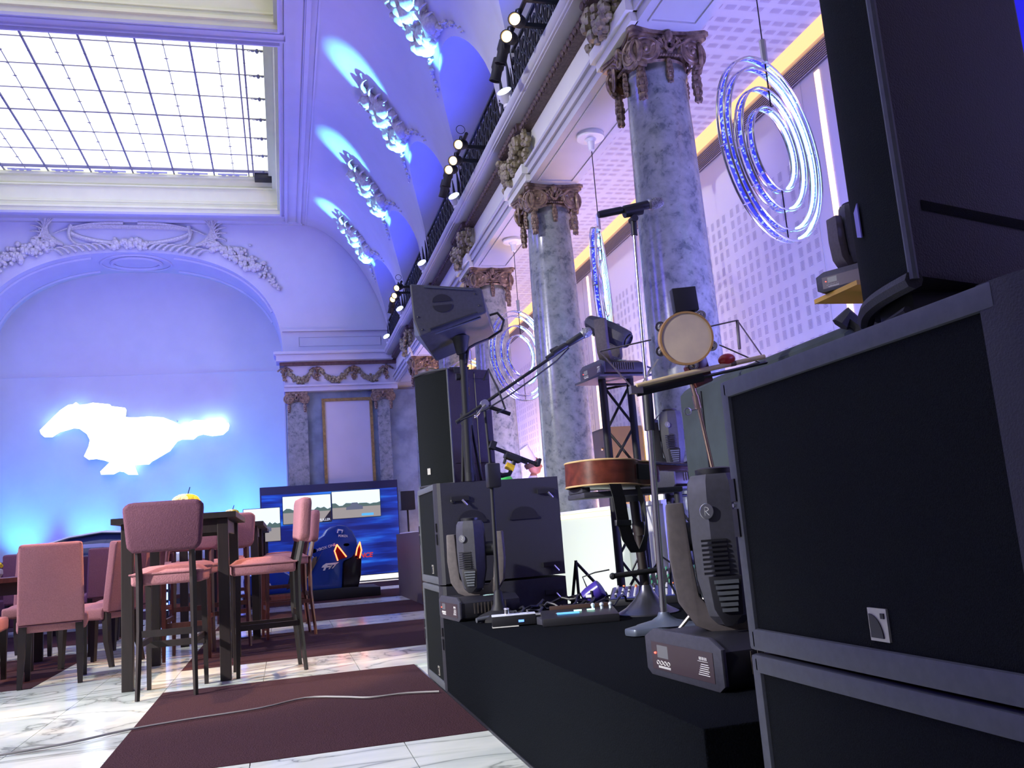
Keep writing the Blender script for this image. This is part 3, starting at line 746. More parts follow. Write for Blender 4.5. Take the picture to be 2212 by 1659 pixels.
# ================================================================ gallery railing, spots, wash lights
def rail_panel():
    m = MB()
    for z in (5.12, 5.75): m.box((2.46, -1.28, z), (2.49, 1.28, z+.03))
    rn = random.Random(4)
    for k in range(13):
        y = -1.2 + .2*k; m.box((2.468, y-.008, 5.12), (2.484, y+.008, 5.76))
        if k < 12:
            for z in (5.27, 5.44, 5.61): m.torus((2.476, y+.1, z), .075, .011, 14, 5, 'x')
            leafy = [(2.476, y+.1+.05*sin(t*3), 5.15+.09*t) for t in range(7)]; m.ring_sweep(leafy, .012, 5)
    return m.mesh('railing_panel', M_MATT)
RP = rail_panel()
rl = ['black wrought iron railing above the cornice, nearest the top edge', 'black wrought iron railing behind the uppermost spotlight cluster', 'black wrought iron railing behind the middle spotlight cluster',
      'black wrought iron railing between the middle and far spotlight clusters', 'black wrought iron railing behind the far spotlight cluster', 'farthest black wrought iron railing, near the end wall']
for yc, lb in zip(BAYS, rl):
    t = T('gallery_railing', lb, 'railing', (0, yc, 0)); me_obj('railing_panel', RP, t)
    MB().box((2.45, -1.3, 5.085), (2.51, -1.25, 5.82)).box((2.45, 1.25, 5.085), (2.51, 1.3, 5.82)).obj('post', M_MATT, t, smooth=False)
M_BULB = emis('warm_spot_lens', (1.0, .62, .25), 9.0)
def spotlight(root, loc, aim, lit=True):
    # short theatre spot: barrel, lens, yoke
    M_ = (Vector(aim)).to_track_quat('Z', 'Y').to_matrix().to_4x4()
    o = MB().lathe([(.03, -.12), (.055, -.11), (.06, -.02), (.05, 0), (.05, .06), (.058, .10), (.05, .10), (.045, .06)], 16, M=M_).obj('spot_barrel', M_MATT, root, loc=loc)
    MB().lathe([(0, .085), (.03, .083), (.047, .075)], 16, M=M_).obj('lens', M_BULB if lit else M_BLACK, o)
    MB().ring_sweep([(0, -.07, 0), (0, -.075, .06), (0, 0, .1), (0, .075, .06), (0, .07, 0)], .008, 5).obj('yoke', M_MATT, o)
def cluster(y, lb, unlit):
    t = T('spotlight_cluster', lb, 'spotlight', (2.1, y, 5.2))
    MB().box((-.02, -.03, -.02), (.36, .0, .02)).box((-.02, .34, -.02), (.36, .37, .02)).cyl((0, -.35, 0), (0, .95, 0), .02).box((.3, -.1, -.1), (.34, .5, .02)).obj('bracket', M_MATT, t, smooth=False)
    for k, (dy, dz) in enumerate(((-.2, -.02), (.14, -.06), (.42, -.05), (.66, -.06), (.9, -.1))):
        spotlight(t, (-.04, dy, dz-.04), (-.55 if k < 3 else -.2, -.9 if k < 3 else .25, -.45 if k < 3 else -.9), lit=k < 3)
    MB().torus((-.03, -.2, .12), .05, .004, 16, 4, 'y').obj('safety_cable', M_MATT, t)
cluster(6.45, 'cluster of black theatre spots on a bracket at the top edge, beside the cornice', 2)
cluster(9.3, 'cluster of black theatre spots on a bracket, middle one, three lenses lit', 2)
cluster(15.0, 'far cluster of lit theatre spots just left of the monitor speaker', 2)
M_WLENS = emis('cool_wash_lens', (.62, .82, 1.0), 9.0)
def wash(y, lb):
    t = T('wash_fixture', lb, 'floodlight', (2.36, y, 5.085))
    Mx = Matrix.Translation((0, 0, .09)) @ Vector((-.5, -.62, .60)).to_track_quat('Z', 'Y').to_matrix().to_4x4() @ Matrix.Translation((0, 0, -.1))
    MB().lathe([(.05, .06), (.075, .10), (.08, .2), (.075, .2), (.07, .12)], 18, M=Mx).obj('lamp_housing', M_WHITE, t)
    MB().lathe([(0, .185), (.072, .185)], 18, M=Mx).obj('lens', M_WLENS, t)
    MB().ring_sweep([(0, -.09, .14), (0, -.095, .04), (0, 0, .015), (0, .095, .04), (0, .09, .14)], .012, 6).cyl((0, 0, 0), (0, 0, .03), .05).obj('yoke', M_WHITE, t)
for y, lb in zip(WASH_Y, ['white wash light on the cornice, hidden above the top edge', 'white wash light on the cornice beside the wrought railing, upper one', 'white wash light on the cornice below the middle spotlight cluster',
        'white wash light on the cornice above the monitor speaker', 'white wash light on the cornice just left of the monitor speaker', 'last white wash light, in the corner by the end wall']): wash(y, lb)
t = T('moving_head', 'black moving head lamp on the gallery behind the wrought railing', 'stage light', (2.70, 9.02, 5.085))
MB().box((-.12, -.12, 0), (.12, .12, .12), bev=.02).obj('base', M_BLACK, t)
MB().lathe([(.06, .3), (.12, .34), (.15, .5), (.14, .7), (.1, .8), (0, .82)], 16).obj('head', M_BLACK, t)
MB().box((-.03, -.2, .1), (.03, -.16, .55)).box((-.03, .16, .1), (.03, .2, .55)).box((-.05, -.2, .1), (.05, .2, .16)).obj('yoke', M_BLACK, t)

# ================================================================ ring chandeliers
def led_ring_mat():
    m = bpy.data.materials.new('led_ribbon'); m.use_nodes = True; nt = m.node_tree; b = nt.nodes['Principled BSDF']
    b.inputs['Base Color'].default_value = (.05, .05, .1, 1); b.inputs['Roughness'].default_value = .2
    tc = nt.nodes.new('ShaderNodeTexCoord'); vo = nt.nodes.new('ShaderNodeTexVoronoi'); vo.inputs['Scale'].default_value = 48
    nt.links.new(tc.outputs['Object'], vo.inputs['Vector'])
    r = nt.nodes.new('ShaderNodeValToRGB'); r.color_ramp.elements[0].position = .28; r.color_ramp.elements[0].color = (1, 1, 1, 1)
    r.color_ramp.elements[1].position = .42; r.color_ramp.elements[1].color = (.02, .02, .02, 1)
    nt.links.new(vo.outputs['Distance'], r.inputs[0])
    mx = nt.nodes.new('ShaderNodeMix'); mx.data_type = 'RGBA'; mx.inputs[6].default_value = (.02, .03, .9, 1); mx.inputs[7].default_value = (.45, .65, 1, 1)
    nt.links.new(r.outputs[0], mx.inputs[0]); nt.links.new(mx.outputs[2], b.inputs['Emission Color'])
    b.inputs['Emission Strength'].default_value = .9
    return m
M_LED = led_ring_mat(); M_TUBE = emis('bright_led_tube', (.28, .70, 1.0), 5.0)
SPC_ME = MB().box((-.004, -.004, -.004), (.004, .05, .004)).mesh('spacer', M_CHROME, smooth=False)
def ring_lamp(y, rz, lb, tilt=0, dz=0):
    t = T('ring_chandelier', lb, 'pendant lamp', (2.82, y, 4.33), rz)
    MB().lathe([(0, -.075), (.04, -.07), (.055, -.045), (.10, -.045), (.125, -.04), (.125, 0), (0, 0)], 28).lathe([(.012, -.16), (.025, -.15), (.04, -.05), (0, -.05)], 12).obj('ceiling_canopy', M_WHITE, t)
    MB().cyl((0, 0, -.15), (.0, 0, -.78), .004, n=6).obj('cable', M_MATT, t)
    MB().lathe([(.018, -.91), (.02, -.77)], 6).obj('cable_gripper', M_STEEL, t)
    MB().cyl((0, 0, -.92), (0, 0, -1.20), .005, n=6).obj('suspension_wire', M_MATT, t); MB().cyl((0, 0, -1.70), (0, 0, -1.99), .004, n=6).obj('lower_wire', M_MATT, t)
    top = -.95
    for k, (Rr, zc) in enumerate(((.545, -1.45), (.485, -1.45), (.365, -1.45), (.25, -1.45))):
        o = MB().torus((0, 0, zc), Rr, .007, 56, 6, 'y').torus((0, .045, zc), Rr-.002, .007, 56, 6, 'y').obj('ring_frame', M_CHROME, t)
        m = MB(); a0 = 0
        ps = lambda a, r, yo: (r*cos(a), yo, zc + r*sin(a))
        m.grid(lambda u, v: ps(2*pi*u, Rr-.008, .010+.024*v), 56, 1); m.obj('led_ribbon', M_LED, o)
        m = MB(); e1 = R(84); e0 = R(-70 if k < 3 else -60)
        m.ring_sweep([ps(e0 + (e1-e0)*q/40, Rr-.012, .0225) for q in range(41)], .0095, 6); m.obj('light_tube', M_TUBE, o)
        for q in range(10): a = 2*pi*q/10+.2; me_obj('spacer', SPC_ME, o, (Rr*cos(a), 0, zc+Rr*sin(a)))
ring_lamp(4.23, R(30), 'large blue ring chandelier hanging left of the big speaker, seen whole')
ring_lamp(7.09, R(63), 'blue ring chandelier seen almost edge-on above the truss-top moving head')
ring_lamp(9.95, R(36), 'blue ring chandelier behind the boom microphone')
ring_lamp(12.81, R(30), 'small far blue ring chandelier peeping over the far speaker cabinet')
# ================================================================ stage
sg = T('stage_platform', 'low black carpeted stage platform with the band equipment on it', 'stage', (0, 0, 0))
MB().box((.815, 1.744, 0), (2.42, 4.85, .4), bev=.004).obj('deck', M_STAGE, sg, smooth=False)
MB().box((.81, 1.744, 0), (.816, 4.85, .012)).obj('hem', M_BLACK, sg, smooth=False)

def sub(name, lb, loc, group=None, logo=True, latches=False, W=.34, Hh=.555):
    # bass cabinet, front towards -x; local origin at the base centre; w along y, depth along x
    t = T(name, lb, 'speaker', loc, group=group); D = .357
    m = MB()
    prof = [(-D+.02, -W), (D, -W), (D, W), (-D+.02, W), (-D+.02, W-.001), (-D, W-.02), (-D, -W+.02)]
    m.prism([(-D+.03, -W+.0), (D, -W), (D, W), (-D+.03, W)], .004, Hh-.002, 'z'); m.obj('cabinet', M_SPK, t, smooth=False)
    m = MB(); m.box((-D, -W+.075, .0), (-D+.03, W-.012, .042), bev=.006).box((-D, -W+.075, Hh-.035), (-D+.03, W-.012, Hh), bev=.006).box((-D, W-.03, .0), (-D+.03, W, Hh), bev=.008); m.obj('edge_rail', M_EDGE, t)
    m = MB(); m.prism([(-D+.03, -W), (-D+.03, -W+.10), (-D+.002, -W+.10), (-D+.002, -W+.05), (-D+.012, -W+.012)], 0, Hh, 'z'); m.obj('corner_post', M_SPK, t)
    MB().box((-D+.008, -W+.095, .042), (-D+.02, W-.03, Hh-.035)).obj('grille', M_GRILLE, t, smooth=False)
    b = MB().box((-D+.004, W-.43, .055), (-D+.008, W-.385, .105)).obj('badge', M_SILVER_INK, t, smooth=False, label='small silver badge with a dark quarter-circle')
    pl = [(W-.389, .06)] + [(W-.389 - .03*sin(a), .06 + .036*cos(a)) for a in [pi/2*k/8 for k in range(9)]]
    MB().prism(pl, -D+.002, -D+.004, 'x').obj('badge_quadrant', M_BLACK, b, smooth=False)
    MB().box((-D+.002, W-.425, .09), (-D+.004, W-.417, .098)).obj('badge_dot', M_BLACK, b, smooth=False)
    for yy in (-W+.045, W-.012):
        m = MB(); m.box((-D-.004, yy-.010, .22), (-D+.004, yy+.010, .275)).box((-D-.004, yy-.01, .29), (-D+.004, yy+.010, .335)); o = m.obj('handle_slot', M_BLACK, t, smooth=False)
        MB().cyl((-D-.006, yy, .282), (-D-.003, yy, .282), .004, n=8).obj('screw', M_STEEL, o)
    for x in (-.16, .14):    # recessed half-moon grips in the near side
        m = MB(); m.prism([(x+.075*cos(a), .34+.055*sin(a)) for a in [pi*k/12 for k in range(13)]], -W-.003, -W+.001, 'y'); m.box((x-.085, -W-.006, .325), (x+.085, -W, .34)); m.obj('grip_recess', M_BLACK, t, smooth=False)
    if latches:
        for x, z in ((-.22, .46), (.28, .47), (-.22, .05), (.28, .06)):
            m = MB(); m.box((x-.05, -W-.012, z-.01), (x+.05, -W, z+.015)); o = m.obj('stacking_latch', M_MATT, t, smooth=False)
            MB().ring_sweep([(x+.01, -W-.016, z-.005), (x+.03, -W-.02, z-.03), (x+.035, -W-.016, z-.035)], .006, 5).obj('latch_hook', M_STEEL, o)
    MB().sph((-.26, -W-.003, .45), (.014, .004, .014), 10, 6).obj('rigging_point', M_BLACK, t); MB().sph((-.26, -W-.003, .08), (.014, .004, .014), 10, 6).obj('rigging_point', M_BLACK, t)
    return t
NX = .88 + .357
sub('subwoofer', 'large black subwoofer close to the camera, the upper of the near stack, with silver badge', (NX, 1.228, .5625), W=.405, Hh=.535)
sub('subwoofer', 'lower black subwoofer of the near stack, cut by the bottom edge of the photo', (NX, 1.228, 0.0), W=.405)
sub('subwoofer', 'upper black subwoofer of the far stack at the end of the stage', (.815+.357, 5.20, .5625), latches=True)
sub('subwoofer', 'lower black subwoofer of the far stack, standing on the floor', (.815+.357, 5.20, 0.0), latches=True)

# ---- full-range cabinets on top of the subs: plan polygon, curved bowed grille
# far one: turned toward the hall, stands on the far subs
ft = T('speaker_cabinet', 'tall black speaker cabinet with a bowed front on top of the far subwoofers', 'speaker', (0, 0, 0))
cq, dq, eq, fq = Vector((.978, 5.13)), Vector((.815, 5.37)), (1.262, 5.23), (1.12, 5.50)
MB().extr_bev([tuple(cq), eq, fq, tuple(dq)], 1.125, 1.82, .008, 'z').obj('cabinet', M_SPK2, ft)
nq = Vector((-(dq-cq).y, (dq-cq).x)).normalized(); bq = [tuple(cq.lerp(dq, k/12) + nq*.03*sin(pi*k/12)) for k in range(13)]
MB().prism(bq + [tuple(dq - nq*.004), tuple(cq - nq*.004)], 1.135, 1.805, 'z').obj('grille', M_GRILLE, ft, angle=30)
for z in (1.127, 1.815): MB().ring_sweep([(p[0], p[1], z) for p in bq], .008, 8).obj('bumper', M_SPK, ft)
MB().ring_sweep([(cq.x, cq.y, 1.125), (cq.x, cq.y, 1.82)], .006, 8).obj('edge_bead', M_EDGE, ft)
pb = cq.lerp(dq, .60) + nq*.033
MB().box((-.013, -.001, 0), (.013, .001, .038), M=Matrix.Translation((pb.x, pb.y, 1.195)) @ Matrix.Rotation(math.atan2((dq-cq).y, (dq-cq).x), 4, 'Z')).obj('badge', M_SILVER_INK, ft, smooth=False, label='small silver badge')
m = MB().box((1.0, 5.16, 1.818), (1.12, 5.26, 1.83)).box((1.02, 5.12, 1.79), (1.06, 5.135, 1.82)); m.obj('rigging_plate', M_MATT, ft, smooth=False)
MB().sph((1.075, 5.14, 1.775), (.012, .006, .014), 10, 6).obj('rigging_button', M_EDGE, ft)
uq = (Vector(eq)-cq).normalized(); pq = Vector((uq.y, -uq.x))
for q, zz in ((.20, 1.245), (.235, 1.76)):
    a1, a2 = cq + uq*(.02 if zz < 1.5 else .18) + pq*.002, cq + uq*.285 + pq*.002
    MB().ring_sweep([(a1.x, a1.y, zz), (a2.x, a2.y, zz)], .002, 4).obj('seam', M_BLACK, ft)
a1, a2 = cq + uq*.19 + pq*.002, cq + uq*.19 + pq*.002
MB().ring_sweep([(a1.x, a1.y, 1.15), (a2.x, a2.y, 1.80)], .0025, 4).obj('seam', M_BLACK, ft)
nt_ = T('speaker_cabinet', 'huge near-black speaker cabinet on the near subwoofers, cut by the right and top edges', 'speaker', (0, 0, 0))
cpt, dpt = (.885, 1.035), (.995, 1.295)
ept = (1.30, 1.16); fpt = (1.25, 1.50)
def taper(poly, z0, z1, k): return poly
m = MB(); m.extr_bev([cpt, ept, fpt, dpt], 1.145, 2.25, .012, 'z'); m.obj('cabinet', M_SPK, nt_)
cx_, cy_ = Vector(cpt), Vector(dpt); nrm = Vector((-(dpt[1]-cpt[1]), dpt[0]-cpt[0])).normalized()
bowp = [tuple(cx_.lerp(cy_, k/12) + nrm*.022*sin(pi*k/12)) for k in range(13)]
MB().prism(bowp + [tuple(cy_ - nrm*.004), tuple(cx_ - nrm*.004)], 1.15, 2.24, 'z').obj('grille', M_GRILLE, nt_, angle=30)
MB().ring_sweep([(p[0], p[1], 1.14) for p in bowp], .014, 8).obj('bumper', M_SPK, nt_)
MB().ring_sweep([(cpt[0], cpt[1], 1.14), (cpt[0], cpt[1], 2.25)], .007, 8).obj('edge_bead', M_EDGE, nt_)
pb = cx_.lerp(cy_, .52) + nrm*.026
MB().prism([(-.012, 0), (.012, .008), (.012, .05), (-.012, .058)], -.001, .001, 'y', M=Matrix.Translation((pb.x, pb.y, 1.25)) @ Matrix.Rotation(math.atan2(dpt[1]-cpt[1], dpt[0]-cpt[0]), 4, 'Z')).obj('badge', mat('violet_badge', (.22, .2, .6), .3, .3), nt_, smooth=False, label='small violet-blue badge')
u_ = (Vector(ept)-cx_).normalized(); pn = Vector((u_.y, -u_.x))
q0 = cx_ + u_*.045 + pn*.001; q1 = cx_ + u_*.34 + pn*.001
MB().add([(q0.x, q0.y, 1.25), (q1.x, q1.y, 1.25), (q1.x, q1.y, 1.268), (q0.x, q0.y, 1.266)], [(0, 1, 2, 3)]).obj('handle_slot', M_GRILLE, nt_, smooth=False)
MB().box((.95, 1.12, 1.098), (1.04, 1.2, 1.145)).box((1.1, 1.15, 1.098), (1.18, 1.4, 1.145)).obj('rubber_foot', M_BLACK, nt_, smooth=False)
t = MB().ring_sweep([(.895, 1.07, 1.104), (.93, 1.17, 1.104), (.96, 1.28, 1.104), (1.05, 1.42, 1.104), (1.15, 1.5, 1.104)], .006, 6).obj('cable', M_BLACK); tag(t, 'black cable lying on the near subwoofer under the big cabinet', 'cable')
# rear blue LED fixture at the right edge
t = T('led_fixture', 'deep blue lit LED lamp at the top right corner behind the big cabinet', 'light', (1.80, 1.66, 1.0))
MB().box((-.10, -.02, .50), (.25, .02, 1.30), bev=.01).obj('housing', M_BLACK, t)
MB().box((-.085, -.028, .53), (.235, -.02, 1.27)).obj('light_panel', emis('blue_led', (.01, .01, .9), .9), t, smooth=False)
MB().cyl((0.04, 0, -.6), (.04, 0, .5), .02, n=10).cyl((.04, 0, -.6), (.04, 0, -.58), .06, n=20).obj('stand', M_MATT, t)

# ---- moving head lamp
def moving_head(lb, loc, rz, tilt=0.0, panel=True, s=1.0, pan=R(-27)):
    t = T('moving_head', lb, 'stage light', loc, rz); t.scale = (s, s, s)
    # local: base 0..0.17; display panel faces -x; yoke in the xz plane
    KB = Matrix.Diagonal((1, 1, .74, 1)); KY = Matrix.Rotation(pan, 4, 'Z') @ Matrix.Translation((0, -.03, -.035)) @ Matrix.Diagonal((.80, .8, .84, 1))
    m = MB(); m.extr_bev([(-.20, .03), (-.19, .005), (.19, .005), (.20, .03), (.20, .13), (.14, .165), (-.14, .165), (-.20, .13)], -.17, .17, .008, 'x')
    b = m.obj('base', M_BLACK, t); b.scale = (1, 1, .74)
    MB().extr_bev([(-.205, .02), (-.18, .0), (.18, .0), (.205, .02), (.205, .14), (.15, .172), (-.15, .172), (-.205, .14)], -.182, -.168, .004, 'x').obj('end_frame', M_GREYP, b)
    if panel:
        MB().box((-.1835, -.165, .025), (-.181, .165, .125)).obj('control_panel', mat('panel_print', (.05, .035, .045), .35), b, smooth=False)
        MB().box((-.1845, .07, .07), (-.1834, .13, .115)).obj('display', emis('grey_display', (.45, .45, .55), .35), b, smooth=False)
        for k in range(4): MB().torus((-.184, .13-.02*k, .052), .007, .0012, 14, 4, 'x').obj('button', M_WHITE, b)
        MB().sph((-.184, .142, .085), .004, 8, 5).obj('indicator', emis('red_led', (1, .05, .03), 8), b)
        for k in range(6): MB().box((-.1845, -.145 + .004*(k % 2), .045+.007*k), (-.1834, -.09 - .003*k, .047+.007*k)).obj('small_print', M_WHITE, b, smooth=False)
        m = MB()
        for k in range(14): m.box((-.1845, .06+.005*k, .033), (-.1834, .063+.005*k, .041))
        m.obj('print_line', M_WHITE, b, smooth=False)
        m = MB()
        for k in range(5): m.box((-.1845, -.135+.008*k, .095), (-.1834, -.131+.008*k, .105))
        m.box((-.1845, -.14, .09), (-.1834, -.09, .091)); m.obj('print_mark', M_WHITE, b, smooth=False)
    m = MB()
    for k in range(10): m.box((-.10+.02*k, -.2065, .05), (-.094+.02*k, -.204, .125))
    m.obj('vent_slot', mat('vent_grey', (.06, .05, .045), .6), b, smooth=False)
    m = MB().torus((.02, -.13, .1665), .036, .0025, 22, 4, 'z', sy=.7); m.ring_sweep([(.02+.02*sin(a), -.13+.012*cos(a*.6), .167) for a in [k*.4 for k in range(-7, 8)]], .003, 4)
    m.obj('emblem', mat('mint_print', (.35, .55, .5), .5), b)
    m = MB().box((-.15, .0, -.005), (-.1, .04, .012)).box((.1, -.12, -.005), (.15, -.08, .012)).box((-.15, -.12, -.005), (-.1, -.08, .012)); m.obj('rubber_foot', M_BLACK, b, smooth=False)
    # yoke: U with rounded bottom
    po = [(-.20, .60), (-.205, .42), (-.19, .28), (-.14, .205), (-.08, .18), (.08, .18), (.14, .205), (.19, .28), (.205, .42), (.20, .60), (.14, .60), (.13, .40), (.12, .30), (.08, .25), (-.08, .25), (-.12, .30), (-.13, .40), (-.14, .60)]
    y = MB().extr_bev(po, -.02, .10, .01, 'y').obj('yoke', M_GREYW if panel else M_BLACK, t); y.matrix_local = KY
    MB().sph((-.04, -.021, .225), .005, 6, 4).sph((.04, -.021, .225), .005, 6, 4).obj('yoke_screw', M_STEEL, y)
    # head: tapered shell about the pivot at z=.50
    Mh = Matrix.Rotation(pan, 4, 'Z') @ Matrix.Translation((-.02, -.03, .375)) @ Matrix.Rotation(tilt, 4, 'X') @ Matrix.Diagonal((.66, .72, .76, 1))
    secs = [(-.31, .055, .05), (-.28, .085, .075), (-.15, .118, .105), (0, .125, .115), (.14, .122, .11), (.19, .115, .105), (.215, .10, .09)]
    m = MB(); vs = []; n = 8; ang = [R(a) for a in (22, 68, 112, 158, 202, 248, 292, 338)]
    for z, rx, ry in secs:
        for a in ang: vs.append((rx*1.05*cos(a), ry*1.05*sin(a), z))
    fs = [(i*n+k, i*n+(k+1) % n, (i+1)*n+(k+1) % n, (i+1)*n+k) for i in range(len(secs)-1) for k in range(n)] + [tuple(range(n))[::-1], tuple((len(secs)-1)*n+k for k in range(n))]
    m.add(vs, fs, Mh); h = m.obj('head', M_GREYP, t, angle=25)
    MB().lathe([(.075, .21), (.078, .235), (.06, .24), (.055, .222)], 24, M=Mh).obj('lens_ring', M_BLACK, h)
    MB().lathe([(0, .23), (.03, .228), (.057, .22)], 20, M=Mh).obj('lens', mat('dark_lens', (.02, .02, .04), .05, 0, spec=1), h)
    m = MB()
    for k in range(8): m.box((-.09, -.119, -.02-.016*k), (.01, -.108, -.012-.016*k), M=Mh)
    m.obj('cooling_fin', M_BLACK, h, smooth=False)
    m = MB()
    for k in range(6): m.box((-.055+.004*k, -.124, -.165-.019*k), (.04-.003*k, -.112, -.153-.019*k), M=Mh)
    m.obj('lower_fin', mat('violet_tinged_fin', (.20, .22, .25), .3, .6), h, smooth=False)
    MB().extr_bev([(-.075, -.14), (.055, -.14), (.045, -.27), (.0, -.31), (-.03, -.31), (-.065, -.25)], -.112, -.095, .004, 'y', M=Mh).obj('vent_surround', M_BLACK, h)
    m = MB().lathe([(.024, 0), (.028, .003), (.026, .006)], 22, M=Mh @ Matrix.Translation((-.055, -.118, .085)) @ Matrix.Rotation(pi/2, 4, 'X')); m.obj('logo_ring', M_STEEL, h)
    MB().lathe([(0, 0), (.023, 0)], 18, M=Mh @ Matrix.Translation((-.055, -.121, .085)) @ Matrix.Rotation(pi/2, 4, 'X')).obj('logo_plate', mat('logo_navy', (.05, .08, .3), .3), h)
    lg = MB(); cxl = -.055
    lg.box((cxl-.010, -.124, .07), (cxl-.006, -.1215, .10), M=Mh)
    lg.ring_sweep([(cxl-.006+.014*sin(a), -.123, .0925+.0075*cos(a)) for a in [pi*k/8 for k in range(9)]], .0022, 4, M=Mh)
    lg.ring_sweep([(cxl-.004, -.123, .085), (cxl+.009, -.123, .071)], .0022, 4, M=Mh); lg.obj('logo_letter', M_WHITE, h)
    Mv = Matrix.Rotation(pan, 4, 'Z')
    MB().cyl((-.12, .0, .375), (.12, .0, .375), .04, n=16, M=Mv).sph((.125, .0, .375), (.02, .045, .045), 12, 8, M=Mv).sph((-.125, .0, .375), (.02, .045, .045), 12, 8, M=Mv).obj('pivot', M_BLACK, h)
    return t
moving_head('large grey moving head lamp on the stage beside the near subwoofer stack', (1.185, 2.25, .4), R(4))
moving_head('dark moving head lamp on top of the truss tower, lens tilted down to the left', (2.16, 5.45, 1.775), R(8), tilt=R(124), panel=True, s=.84, pan=R(38))
moving_head('shadowed moving head lamp behind the guitar headstock, between counter and near subwoofer', (2.38, 5.06, 1.01), R(10), panel=False, s=.88)
moving_head('moving head lamp on a shelf left of the big speaker cabinet, seen from below', (1.77, 2.30, 1.485), R(30), s=.50)
moving_head('dim moving head lamp on the stage against the far subwoofers, behind the boom stand', (.975, 4.63, .4), R(6), s=.92)
t = T('lamp_stand', 'dark stand with a yellow plate under the moving head at the big cabinet', 'stand', (1.77, 2.30, 0))
MB().box((-.10, -.11, 1.47), (.10, .11, 1.484)).obj('top_plate', mat('yellow_plate', (.55, .33, .05), .5), t, smooth=False)
MB().cyl((.05, 0, .4), (.05, 0, 1.47), .022, n=12).obj('pole', M_MATT, t)
for a in (0.3, 2.4, 4.5): MB().cyl((.05, 0, .75), (.05+.32*cos(a), .32*sin(a), .41), .014, n=8).obj('leg', M_MATT, t)

# ---- truss towers (triangular, three chords with lacing)
def truss(lb, loc, rz, z1, w_=.235, z0=0.0):
    t = T('truss_tower', lb, 'truss', loc, rz)
    P3 = [(w_*.577*cos(a), w_*.577*sin(a)) for a in (R(-150), R(-40), R(90))]
    for x, y in P3: MB().cyl((x, y, z0+.01), (x, y, z1-.015), .025, n=14).obj('chord', M_MATT, t)
    n = max(2, int((z1-z0)/.27)); dz = (z1-z0-.1)/n
    for i in range(3):
        a, b = P3[i], P3[(i+1) % 3]; m = MB()
        for k in range(n):
            p, q = (a, b) if k % 2 == 0 else (b, a); m.cyl((p[0], p[1], z0+.05+dz*k), (q[0], q[1], z0+.05+dz*(k+1)), .009, n=6)
        m.cyl((a[0], a[1], z1-.05), (b[0], b[1], z1-.05), .009, n=6); m.cyl((a[0], a[1], z0+.05), (b[0], b[1], z0+.05), .009, n=6)
        m.obj('lacing', M_MATT, t)
    MB().box((-.19, -.19, z1-.015), (.2, .17, z1), bev=.003).obj('top_plate', M_GREYP, t, smooth=False)
    MB().box((-.15, -.15, z0), (.15, .15, z0+.012)).obj('base_plate', M_MATT, t, smooth=False)
    return t
truss('black triangular truss tower with a moving head on top, in front of the white counter', (2.15, 5.45, 0), R(8), 1.775, .212)
truss('short black truss tower behind the guitar headstock, carrying the shadowed moving head', (2.40, 5.07, 0), R(20), 1.01, .20)
t = T('cable_box', 'small black box with a green lamp hanging on a cable right of the truss tower', 'box', (2.37, 5.33, 1.42))
MB().box((-.025, -.02, -.06), (.025, .02, .05), bev=.004).obj('case', M_BLACK, t)
MB().box((.0, -.023, -.05), (.014, -.02, -.035)).obj('green_light', emis('green_led', (.05, 1, .35), 5), t, smooth=False)
MB().box((-.016, -.023, .01), (.012, -.02, .028)).obj('sticker', mat('pale_sticker', (.3, .5, .6), .4), t, smooth=False)
MB().ring_sweep([(0, 0, .05), (-.02, 0, .16), (-.06, 0, .26), (-.02, -.01, .34), (.02, 0, .40), (-.04, 0, .42)], .009, 6).ring_sweep([(.01, 0, .05), (.05, 0, .09), (.065, 0, .02), (.03, 0, -.1), (-.0, 0, -.2), (.03, .0, -.45), (.05, 0, -.9)], .005, 6).obj('cable', M_BLACK, t)

